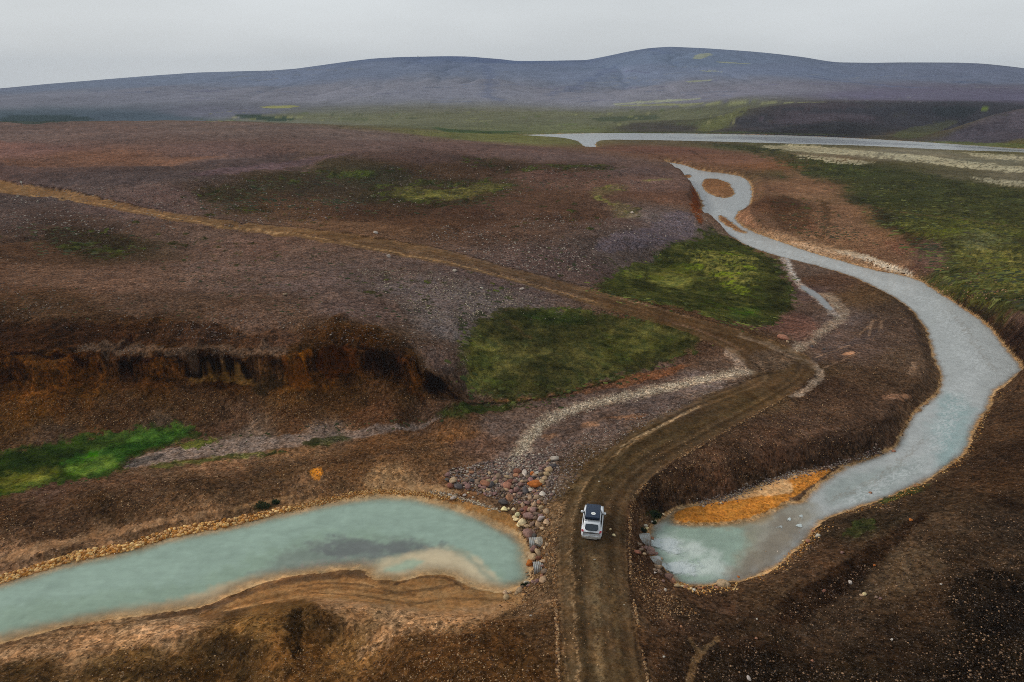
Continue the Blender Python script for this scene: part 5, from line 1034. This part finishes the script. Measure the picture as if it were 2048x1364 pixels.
for zn in ZONES:
    for cn_ in {r[4] for r in rocks if r[5] == zn}:
        L_ = sorted([r for r in rocks if r[5] == zn and r[4] == cn_], key=lambda r: r[1])
        for i, r in enumerate(L_):
            o = r[0]; where, grp = ZONES[zn]
            if len(L_) == 1: lab = f'only {cn_} boulder {where}'
            elif len(L_) == 2: lab = f'{"larger" if r[3] >= max(q[3] for q in L_) else "smaller"} of two {cn_} boulders {where}'
            else: lab = f'{ORD[i]} from left, {cn_} boulders {where}'
            tag(o, lab, 'boulder', grp)

# ---- loose shingle: thousands of small stones as ground cover
ico = bmesh.new(); bmesh.ops.create_icosphere(ico, subdivisions=1, radius=.5); IV = np.array([v.co[:] for v in ico.verts]); IF = np.array([[v.index for v in f.verts] for f in ico.faces]); ico.free()
shin = mat('shingle'); g = N(shin); ca = g.n('Attribute', attribute_name='sc').outputs['Color']
b = g.n('BsdfPrincipled', {'Base Color': ca, 'Roughness': .95, 'Specular IOR Level': .1}); g.n('OutputMaterial', {0: b.outputs[0]})
GVEC = {'x': [], 'y': [], 'z': [], 's': [], 'c': []}
SPAL = {'warm': [(150,118,84),(128,94,64),(176,142,104),(96,72,54),(140,98,58)], 'gold': [(196,150,88),(168,112,52),(210,172,116),(140,92,44),(186,140,92)], 'grey': [(120,104,98),(150,136,124),(92,78,72),(132,104,94),(170,156,140)],
        'pale': [(176,158,134),(196,180,156),(150,132,110),(130,112,98)], 'dark': [(92,74,60),(120,94,72),(70,56,46),(150,118,90),(104,76,56)], 'rust': [(190,124,50),(168,104,38),(206,150,78),(150,88,34)]}
def scatter(P, n, s0, s1, pal, width=None, edge=0, clump=0, dark=.75):
    P = np.array(P, float)
    if width is None:
        lo, hi = P.min(0), P.max(0); u = rng.uniform(lo[0], hi[0], n*4); v = rng.uniform(lo[1], hi[1], n*4)
        ok = segdist(u, v, P, True) > edge*rng.uniform(0, 1, n*4); u, v = u[ok][:n], v[ok][:n]
    else:
        sg = np.linalg.norm(np.diff(P, axis=0), axis=1); cs_ = np.r_[0, np.cumsum(sg)]; t = rng.uniform(0, cs_[-1], n); u = np.interp(t, cs_, P[:, 0]); v = np.interp(t, cs_, P[:, 1])
        off = rng.normal(0, .42, n)*width; u = u+off*.6; v = v+off*rng.uniform(.6, 1, n)
    x, y, z = hit(u, v)
    if clump: ok = fbm(x*clump, y*clump, 77, 3) > rng.uniform(-.6, .5, len(x)); x, y, z = x[ok], y[ok], z[ok]
    n = len(x); s = s0+(s1-s0)*rng.uniform(0, 1, n)**2.2; pc = np.array([lin(c) for c in SPAL[pal]])[rng.integers(0, len(SPAL[pal]), n)]*rng.uniform(.6, 1.15, (n, 1))*dark/KILL
    for k_, a in zip('xyzsc', (x, y, z, s, pc)): GVEC[k_].append(a)
scatter([(-60,1172),(40,1140),(150,1105),(260,1084),(338,1058),(465,1036),(581,1012),(581,1022),(465,1052),(338,1076),(260,1102),(150,1122),(0,1168),(-60,1190)], 5200, .14, .40, 'gold', dark=.95)
scatter([(560,1024),(640,1004),(700,990),(760,982),(850,988),(920,998)], 1500, .08, .2, 'gold', width=8)
scatter([(860,985),(900,990),(960,1008),(1000,1022)], 500, .08, .2, 'pale', width=8)
scatter([(895,940),(1000,915),(1080,905),(1120,935),(1105,1000),(1030,1010),(950,985),(900,970)], 2200, .10, .34, 'grey')
scatter([(1010,1000),(1090,960),(1105,1060),(1100,1150),(1070,1190),(1040,1210),(1062,1100),(1040,1060)], 900, .10, .30, 'warm')
scatter([(1000,1200),(1060,1185),(1100,1100),(1115,1140),(1110,1230),(1040,1260),(980,1250)], 800, .05, .14, 'warm', clump=.3)
scatter(FAN, 3200, .08, .24, 'pale', width=15)
scatter([(960,930),(1060,905),(1180,860),(1320,810),(1440,775),(1300,850),(1180,920),(1120,1000),(1060,1010)], 2600, .07, .22, 'grey')
for P, n_, pl, w_ in (([(1350,1012),(1448,998),(1507,974),(1581,950),(1670,930),(1762,902)], 1500, 'grey', 12), ([(1341,1160),(1392,1182),(1448,1176),(1507,1164),(1540,1150),(1590,1112),(1640,1060)], 900, 'gold', 13), ([(1640,1060),(1718,1022),(1800,992),(1879,952),(1912,930),(1945,890),(1962,850),(1985,805),(2020,770)], 800, 'gold', 13),
                     ([(1560,1150),(1640,1085),(1720,1040),(1800,1005)], 900, 'dark', 18), ([(1265,990),(1258,1080),(1264,1180),(1280,1270),(1296,1364)], 1300, 'warm', 6), ([(1118,1364),(1114,1250),(1108,1160),(1108,1080),(1120,1020)], 900, 'warm', 9), ([(1270,990),(1340,930),(1400,892),(1470,852),(1560,802)], 800, 'warm', 4),
                     ([(1796,880),(1811,850),(1862,800),(1882,770),(1870,720)], 500, 'warm', 5), ([(1552,484),(1606,500),(1680,516)], 300, 'warm', 6), ([(1880,592),(1925,617),(1966,642),(2000,680),(2040,728)], 400, 'gold', 6), ([(1590,700),(1660,655),(1690,628),(1655,596)], 900, 'pale', 16)):
    scatter(P, n_, .07, .24, pl, width=w_, clump=.35)
for P, n_, pl in (([(0,880),(200,850),(400,845),(700,860),(900,820),(880,790),(700,790),(500,780),(200,790),(0,800)], 4200, 'warm'), ([(0,1000),(250,960),(500,920),(800,880),(960,850),(1000,900),(900,960),(700,985),(500,1010),(250,1055),(0,1110)], 5200, 'warm'),
                  ([(150,690),(560,694),(640,690),(640,708),(400,714),(150,708)], 600, 'grey'), ([(1300,1180),(1600,1200),(1800,1080),(2048,960),(2048,1364),(1300,1364)], 5200, 'dark'), ([(1280,900),(1500,830),(1800,800),(1760,890),(1600,930),(1400,980),(1290,1000)], 3800, 'warm'),
                  ([(1270,1000),(1300,1050),(1290,1130),(1340,1180),(1400,1230),(1300,1240),(1262,1150),(1256,1040)], 1500, 'warm'), ([(1130,1364),(1122,1150),(1150,1000),(1300,880),(1250,1000),(1250,1150),(1290,1364)], 900, 'warm'), ([(840,580),(1000,560),(1200,640),(960,640),(920,780),(820,720)], 2600, 'grey'),
                  ([(560,1240),(900,1240),(1080,1230),(1110,1364),(560,1364)], 2200, 'warm'), ([(0,1310),(500,1260),(560,1364),(0,1364)], 900, 'warm'), ([(1640,640),(1860,600),(1870,760),(1600,830),(1560,780),(1640,720)], 2200, 'warm')):
    scatter(P, n_, .05, .17, pl, clump=.25)
scatter(ISLES[3], 350, .04, .11, 'rust', edge=4, dark=.62); scatter([(1580,988),(1600,962),(1640,944),(1655,945),(1610,982)], 250, .05, .12, 'rust')
scatter([(0,480),(300,470),(600,490),(900,540),(1150,590),(950,640),(900,700),(850,700),(760,690),(560,690),(0,650)], 6000, .10, .26, 'grey', clump=.1, dark=.62)
scatter([(700,520),(900,545),(1100,600),(980,620),(900,660),(760,600)], 2200, .12, .34, 'pale', clump=.2, dark=.62)
scatter([(900,430),(1200,420),(1400,420),(1420,450),(1240,510),(1150,560),(1000,530),(850,480)], 3600, .16, .42, 'grey', clump=.1, dark=.8)
scatter([(0,390),(700,330),(1250,330),(1300,380),(900,400),(600,450),(0,480)], 4200, .22, .55, 'grey', clump=.1, dark=.72)
scatter([(1540,400),(1800,500),(2000,560),(2048,600),(1900,600),(1700,520),(1500,460)], 1500, .2, .5, 'warm', clump=.1, dark=.7)
X, Y, Z_, S_, CC = [np.concatenate(GVEC[k]) for k in 'xyzsc']
wet_ = (height(X, Y, np.maximum.reduce([SD_POOL, SD_RIV, SD_FAR])) > .25) & (height(X, Y, SD_RIV*0+1) > 0); wl__ = np.where(height(X, Y, SD_POOL) > -3, POOL_Z, RIV_Z)
ok = ~(wet_ & (Z_ < wl__-.1)); X, Y, Z_, S_, CC = X[ok], Y[ok], Z_[ok], S_[ok], CC[ok]
n = len(X); ang = rng.uniform(0, 2*np.pi, n); jit = rng.uniform(.72, 1.22, (n, len(IV), 1))
VV = IV[None]*jit; VV = VV*np.stack([S_*rng.uniform(.9, 1.4, n), S_*rng.uniform(.7, 1.1, n), S_*rng.uniform(.5, .85, n)], 1)[:, None]
ca_, sa_ = np.cos(ang)[:, None], np.sin(ang)[:, None]
VX = VV[..., 0]*ca_-VV[..., 1]*sa_+X[:, None]; VY = VV[..., 0]*sa_+VV[..., 1]*ca_+Y[:, None]; VZ = VV[..., 2]+(Z_+S_*.12)[:, None]
co = np.stack([VX, VY, VZ], -1).reshape(-1, 3).astype(np.float32); fi = (IF[None]+(np.arange(n)*len(IV))[:, None, None]).reshape(-1, 3)
me = bpy.data.meshes.new('shingle'); me.vertices.add(len(co)); me.loops.add(len(fi)*3); me.polygons.add(len(fi)); me.vertices.foreach_set('co', co.ravel()); me.loops.foreach_set('vertex_index', fi.astype(np.int32).ravel()); me.polygons.foreach_set('loop_start', np.arange(0, len(fi)*3, 3, dtype=np.int32))
A_ = me.attributes.new('sc', 'FLOAT_COLOR', 'POINT'); v4 = np.ones((len(co), 4), np.float32); v4[:, :3] = np.repeat(CC, len(IV), 0); A_.data.foreach_set('color', v4.ravel()); me.update(calc_edges=True); me.materials.append(shin)
o = bpy.data.objects.new('gravel', me); C.objects.link(o); tag(o, 'loose small stones scattered over banks, slopes and track edges', 'gravel', None, 'stuff'); print('stones', n)

# ---- low dark grass tufts dotted over the gravel
TV = []; TF = []; TC = []
def tufts(P, n, s0, s1, cols_):
    P = np.array(P, float); lo, hi = P.min(0), P.max(0); u = rng.uniform(lo[0], hi[0], n*3); v = rng.uniform(lo[1], hi[1], n*3); ok = segdist(u, v, P, True) > 0; u, v = u[ok][:n], v[ok][:n]
    x, y, z = hit(u, v); ok = fbm(x*.08, y*.08, 90, 4) > rng.uniform(-.5, .35, len(x)); x, y, z = x[ok], y[ok], z[ok]
    for k in range(len(x)):
        s_ = s0+(s1-s0)*rng.uniform()**2; m = 9; i = len(TV); a0 = rng.uniform(0, 6.28); c = lin(cols_[rng.integers(len(cols_))])/KILL
        TV.append((x[k], y[k], z[k]+.10+.1*s_)); TC.append(c*1.25)
        for j in range(m):
            r = s_*rng.uniform(.45, 1.05); a = a0+6.283*j/m; px_, py_ = x[k]+r*math.cos(a)*1.3, y[k]+r*math.sin(a)*.8; TV.append((px_, py_, float(height(px_, py_))-.02)); TC.append(c*rng.uniform(.6, 1.1))
        for j in range(m): TF.append((i, i+1+j, i+1+(j+1) % m))
TG = [(44,46,26),(36,42,22),(58,56,30),(50,44,30)]
tufts([(250,470),(600,480),(860,560),(880,640),(600,640),(350,560)], 420, .15, .6, TG); tufts([(380,380),(640,330),(800,335),(780,400),(560,420),(400,420)], 900, .3, 1.1, TG); tufts([(560,345),(1280,330),(1250,350),(1000,420),(700,440)], 700, .3, 1.0, TG)
tufts([(900,600),(1040,560),(1000,640),(930,680)], 120, .2, .7, TG); tufts([(1500,300),(1700,340),(2048,400),(2048,620),(1880,560),(1720,420)], 1400, .4, 1.4, TG+[(84,84,40),(70,74,34)]); tufts([(1500,380),(1640,400),(1760,490),(1600,470)], 320, .3, .9, TG)
def fringe(P, n, sp, s0, s1, cols_):
    P = np.array(P+[P[0]], float); sg = np.linalg.norm(np.diff(P, axis=0), axis=1); cs_ = np.r_[0, np.cumsum(sg)]; t = rng.uniform(0, cs_[-1], n)
    for u, v in zip(np.interp(t, cs_, P[:, 0])+rng.normal(0, sp, n), np.interp(t, cs_, P[:, 1])+rng.normal(0, sp*.5, n)):
        if -20 < u < 2100: tufts([(u-1, v-1), (u+1, v-1), (u+1, v+1), (u-1, v+1)], 1, s0, s1, cols_)
fringe(MA, 420, 16, .12, .5, [(46,52,26),(60,62,30),(74,78,34),(40,42,22)]); fringe(MB, 520, 14, .18, .7, [(46,54,24),(62,66,30),(90,92,40),(40,44,22)]); fringe(G1[1:], 200, 10, .06, .25, [(40,58,22),(60,72,26),(46,48,26)])
tufts([(0,440),(280,470),(280,520),(80,510)], 240, .25, .9, TG); tufts([(400,868),(900,830),(900,845),(420,900)], 160, .08, .3, TG); tufts([(1000,470),(1250,520),(1200,560),(1000,500)], 200, .2, .6, TG); tufts([(0,560),(200,580),(500,640),(0,640)], 120, .12, .35, TG)
o = mesh_obj('grass_tufts', TV, TF, shin, None, True); at = o.data.attributes.new('sc', 'FLOAT_COLOR', 'POINT'); v4 = np.ones((len(TV), 4), np.float32); v4[:, :3] = np.array(TC); at.data.foreach_set('color', v4.ravel()); tag(o, 'low dark grass tufts dotted over the gravel plateau and plain', 'grass', None, 'stuff')

# ---- foaming water below the culvert mouths
foam = mat('foam'); g = N(foam); P = g.n('NewGeometry').outputs['Position']; fa = g.n('SeparateColor', {0: g.n('Attribute', attribute_name='fa').outputs['Color']}).outputs[0]
n1 = g.noise(P, 2.2, 6, .72).outputs[0]; n2 = g.noise(P, 7, 4, .7).outputs[0]
al = g.mr(g.m('ADD', g.m('MULTIPLY', fa, 1.15), g.m('MULTIPLY_ADD', g.m('ADD', n1, g.m('MULTIPLY', n2, .5)), 1.5, -1.12)), .28, .86, 0, .92)
bp = g.n('Bump', {'Height': g.m('ADD', n1, n2), 'Strength': .8, 'Distance': .15})
b = g.n('BsdfPrincipled', {'Base Color': (.68, .74, .72, 1), 'Roughness': .7, 'Normal': bp.outputs[0]}); t_ = g.n('BsdfTransparent'); g.n('OutputMaterial', {0: g.n('MixShader', {0: al, 1: t_.outputs[0], 2: b.outputs[0]}).outputs[0]})
def plume(start, pts, w0, w1, label, name='foam', amp=.14):
    xy = [start]+[tuple(float(q) for q in plane(u, v, 0)) for u, v in pts]; xy = np.array(xy); sg = np.r_[0, np.cumsum(np.linalg.norm(np.diff(xy, axis=0), axis=1))]; n = 70; m = 36; V = []; A = []
    for i in range(n+1):
        t = i/n; s = t*sg[-1]; p = np.array([np.interp(s, sg, xy[:, 0]), np.interp(s, sg, xy[:, 1])]); q = np.array([np.interp(s+.1, sg, xy[:, 0]), np.interp(s+.1, sg, xy[:, 1])])
        d = xy[-1]-xy[0]; d = d/np.linalg.norm(d); nr = np.array([-d[1], d[0]]); wd = w0+(w1-w0)*min(1, t*1.6)
        for j in range(m+1):
            c = j/m*2-1; pp = p+nr*c*wd/2; a = max(0, 1-abs(c)**2.2)*min(1, (1-t)*1.3)*(.6+.4*math.exp(-((t-.3)/.3)**2))*(1+.35*float(fbm(np.array([pp[0]*.9]), np.array([pp[1]*.9]), 19, 3)[0]))
            z = .02+a*amp*(.6+.8*float(fbm(np.array([pp[0]*1.4]), np.array([pp[1]*1.4]), 9, 3)[0])); V.append((pp[0], pp[1], z)); A.append(a)
    F = [(i*(m+1)+j, i*(m+1)+j+1, (i+1)*(m+1)+j+1, (i+1)*(m+1)+j) for i in range(n) for j in range(m)]
    o = mesh_obj(name, V, F, foam, None, True); at = o.data.attributes.new('fa', 'FLOAT_COLOR', 'POINT'); at.data.foreach_set('color', np.repeat(np.array(A, np.float32), 4)); tag(o, label, 'foam', 'white foam below the culverts', 'stuff'); return o
plume((C1[1][0]-.1, C1[1][1]), [(1330,1090),(1366,1096),(1412,1100)], 1.2, 4.4, 'white foam spreading from the mouth of the far culvert')
plume((C2[1][0]-.1, C2[1][1]), [(1350,1138),(1396,1136),(1446,1124)], 1.1, 3.9, 'white foam spreading from the mouth of the near culvert')
# ripples breaking over stones farther down the stream
for k, (u, v, w_, h_) in enumerate([(1563,1052,14,1.1),(1602,1048,12,1.0),(1604,1030,10,.9),(1580,1036,8,.6)]):
    x, y = plane(u, v, 0); plume((float(x), float(y)), [(u-w_*.7, v+10)], .25, h_, f'{ORD[k]} small white ripple from the shore in the shallow right stream', 'ripple', .06)

# ---- water pouring from the pipes
jet = simple('pouring_water', (.62, .70, .68), .3, 0, .1, 5)
for nm, (p0, p1, d) in (('far', C1), ('near', C2)):
    V = []; K2 = 10
    for i in range(7):
        t = i/6; 
        for k in range(K2+1):
            a = (k/K2-.5)*1.9; V.append((p1[0]-.3+t*1.0, p1[1]+.5*math.sin(a)*(1+.3*t), p1[2]-.28-.18*math.cos(a)+.12-.32*t*t))
    F = [(i*(K2+1)+k, i*(K2+1)+k+1, (i+1)*(K2+1)+k+1, (i+1)*(K2+1)+k) for i in range(6) for k in range(K2)]
    o = mesh_obj('outflow', V, F, jet, None, True); tag(o, f'smooth sheet of water pouring out of the {nm} culvert mouth', 'water', 'outflows of the culverts', 'stuff')

# ---- tussocks
leafm = mat('tussock_leaf'); g = N(leafm); cN = g.mix(g.mr(g.noise(g.n('NewGeometry').outputs['Position'], 3., 3).outputs[0], .35, .65), (.012, .028, .012), (.05, .07, .02)); b = g.n('BsdfPrincipled', {'Base Color': cN, 'Roughness': .8, 'Specular IOR Level': .2}); g.n('OutputMaterial', {0: b.outputs[0]})
def tussock(u, v, w_, label):
    x, y, z = [float(a[0]) for a in hit([u], [v])]; R = w_/2*(y*CP+(CAM_H-z)*SP)/FPX; V = []; F = []; r = random.Random(int(u))
    for _ in range(260):
        a = r.uniform(0, 6.28); q = R*r.random()**.6; bx, by = x+q*math.cos(a), y+q*math.sin(a)*.6; bz = float(height(bx, by)); h_ = r.uniform(.12, .32); lx, ly = r.uniform(-.15, .15)+math.cos(a)*.08, r.uniform(-.15, .15)+math.sin(a)*.08; t = r.uniform(0, 3.14); dx, dy = .025*math.cos(t), .025*math.sin(t); i = len(V)
        V += [(bx-dx, by-dy, bz-.03), (bx+dx, by+dy, bz-.03), (bx+lx*.5+dx, by+ly*.5+dy, bz+h_*.7), (bx+lx, by+ly, bz+h_)]; F.append((i, i+1, i+2, i+3))
    o = mesh_obj('tussock', V, F, leafm); tag(o, label, 'tussock', 'dark grass tussocks on the pool shores')
tussock(1311, 1031, 22, 'largest dark green tussock, at the head of the right pool')
tussock(1287, 1062, 9, 'small dark tussock just above the far right culvert mouth')
tussock(1308, 1047, 6, 'small dark tussock among pale stones by the right pool')
tussock(1049, 1172, 10, 'small green tussock among pale rocks at the left pool corner')
tussock(526, 1012, 24, 'low dark tussock on the gravel bank above the left pool')
tussock(552, 1006, 12, 'smaller tussock right of the low dark one above the left pool')
# ---- marker posts beside the far track
pm = simple('weathered_wood', (.35, .32, .27), .8, 0, .2, 6)
for u, v, lab in ((45, 374, 'pale marker post on the far side of the track at the left edge'),):
    x, y, z = [float(a[0]) for a in hit([u], [v])]; t_ = empty('marker_post', (x, y, z)); tag(t_, lab, 'post')
    bm_obj('post', boxbm((-.07, .07, -.07, .07, -.2, 1.9)), pm, t_, False, .01); bm_obj('plate', boxbm((-.3, .3, -.1, -.07, 1.25, 1.75)), simple('pale_plate', (.5, .5, .45), .7), t_, False, .01)
x, y, z = [float(a[0]) for a in hit([836], [114])]
t_ = empty('cairn', (x, y, z)); tag(t_, 'tiny stone cairn on the skyline of the left hill', 'cairn')
for k in range(5):
    o = bpy.data.objects.new('cairn_stone', RM_[k]); C.objects.link(o); o.parent = t_; q = 3.2-.5*k; o.scale = (q, q, 1.2); o.location = (0, 0, .5+k*.9); o.color = (.09, .08, .09, 1)

# ------------------------------------------------------------ air
HM = bpy.data.materials.new('air'); HM.use_nodes = True; HM.node_tree.nodes.clear(); g = N(HM)
pv = g.n('VolumePrincipled'); pv.inputs['Color'].default_value = (*HAZE_C, 1); pv.inputs['Density'].default_value = HAZE_D; pv.inputs['Anisotropy'].default_value = 0
g.t.links.new(pv.outputs[0], g.n('OutputMaterial').inputs['Volume'])
bm = bmesh.new(); bmesh.ops.create_cube(bm, size=1)
zl = float(GZ.min())-1; zh = float(GZ.max())+8
for v in bm.verts: v.co = (v.co.x*9000, v.co.y*3500+1550, zl if v.co.z < 0 else zh)
me = bpy.data.meshes.new('haze'); bm.to_mesh(me); bm.free(); me.materials.append(HM)
hz_o = bpy.data.objects.new('haze', me); C.objects.link(hz_o); hz_o['kind'] = 'stuff'
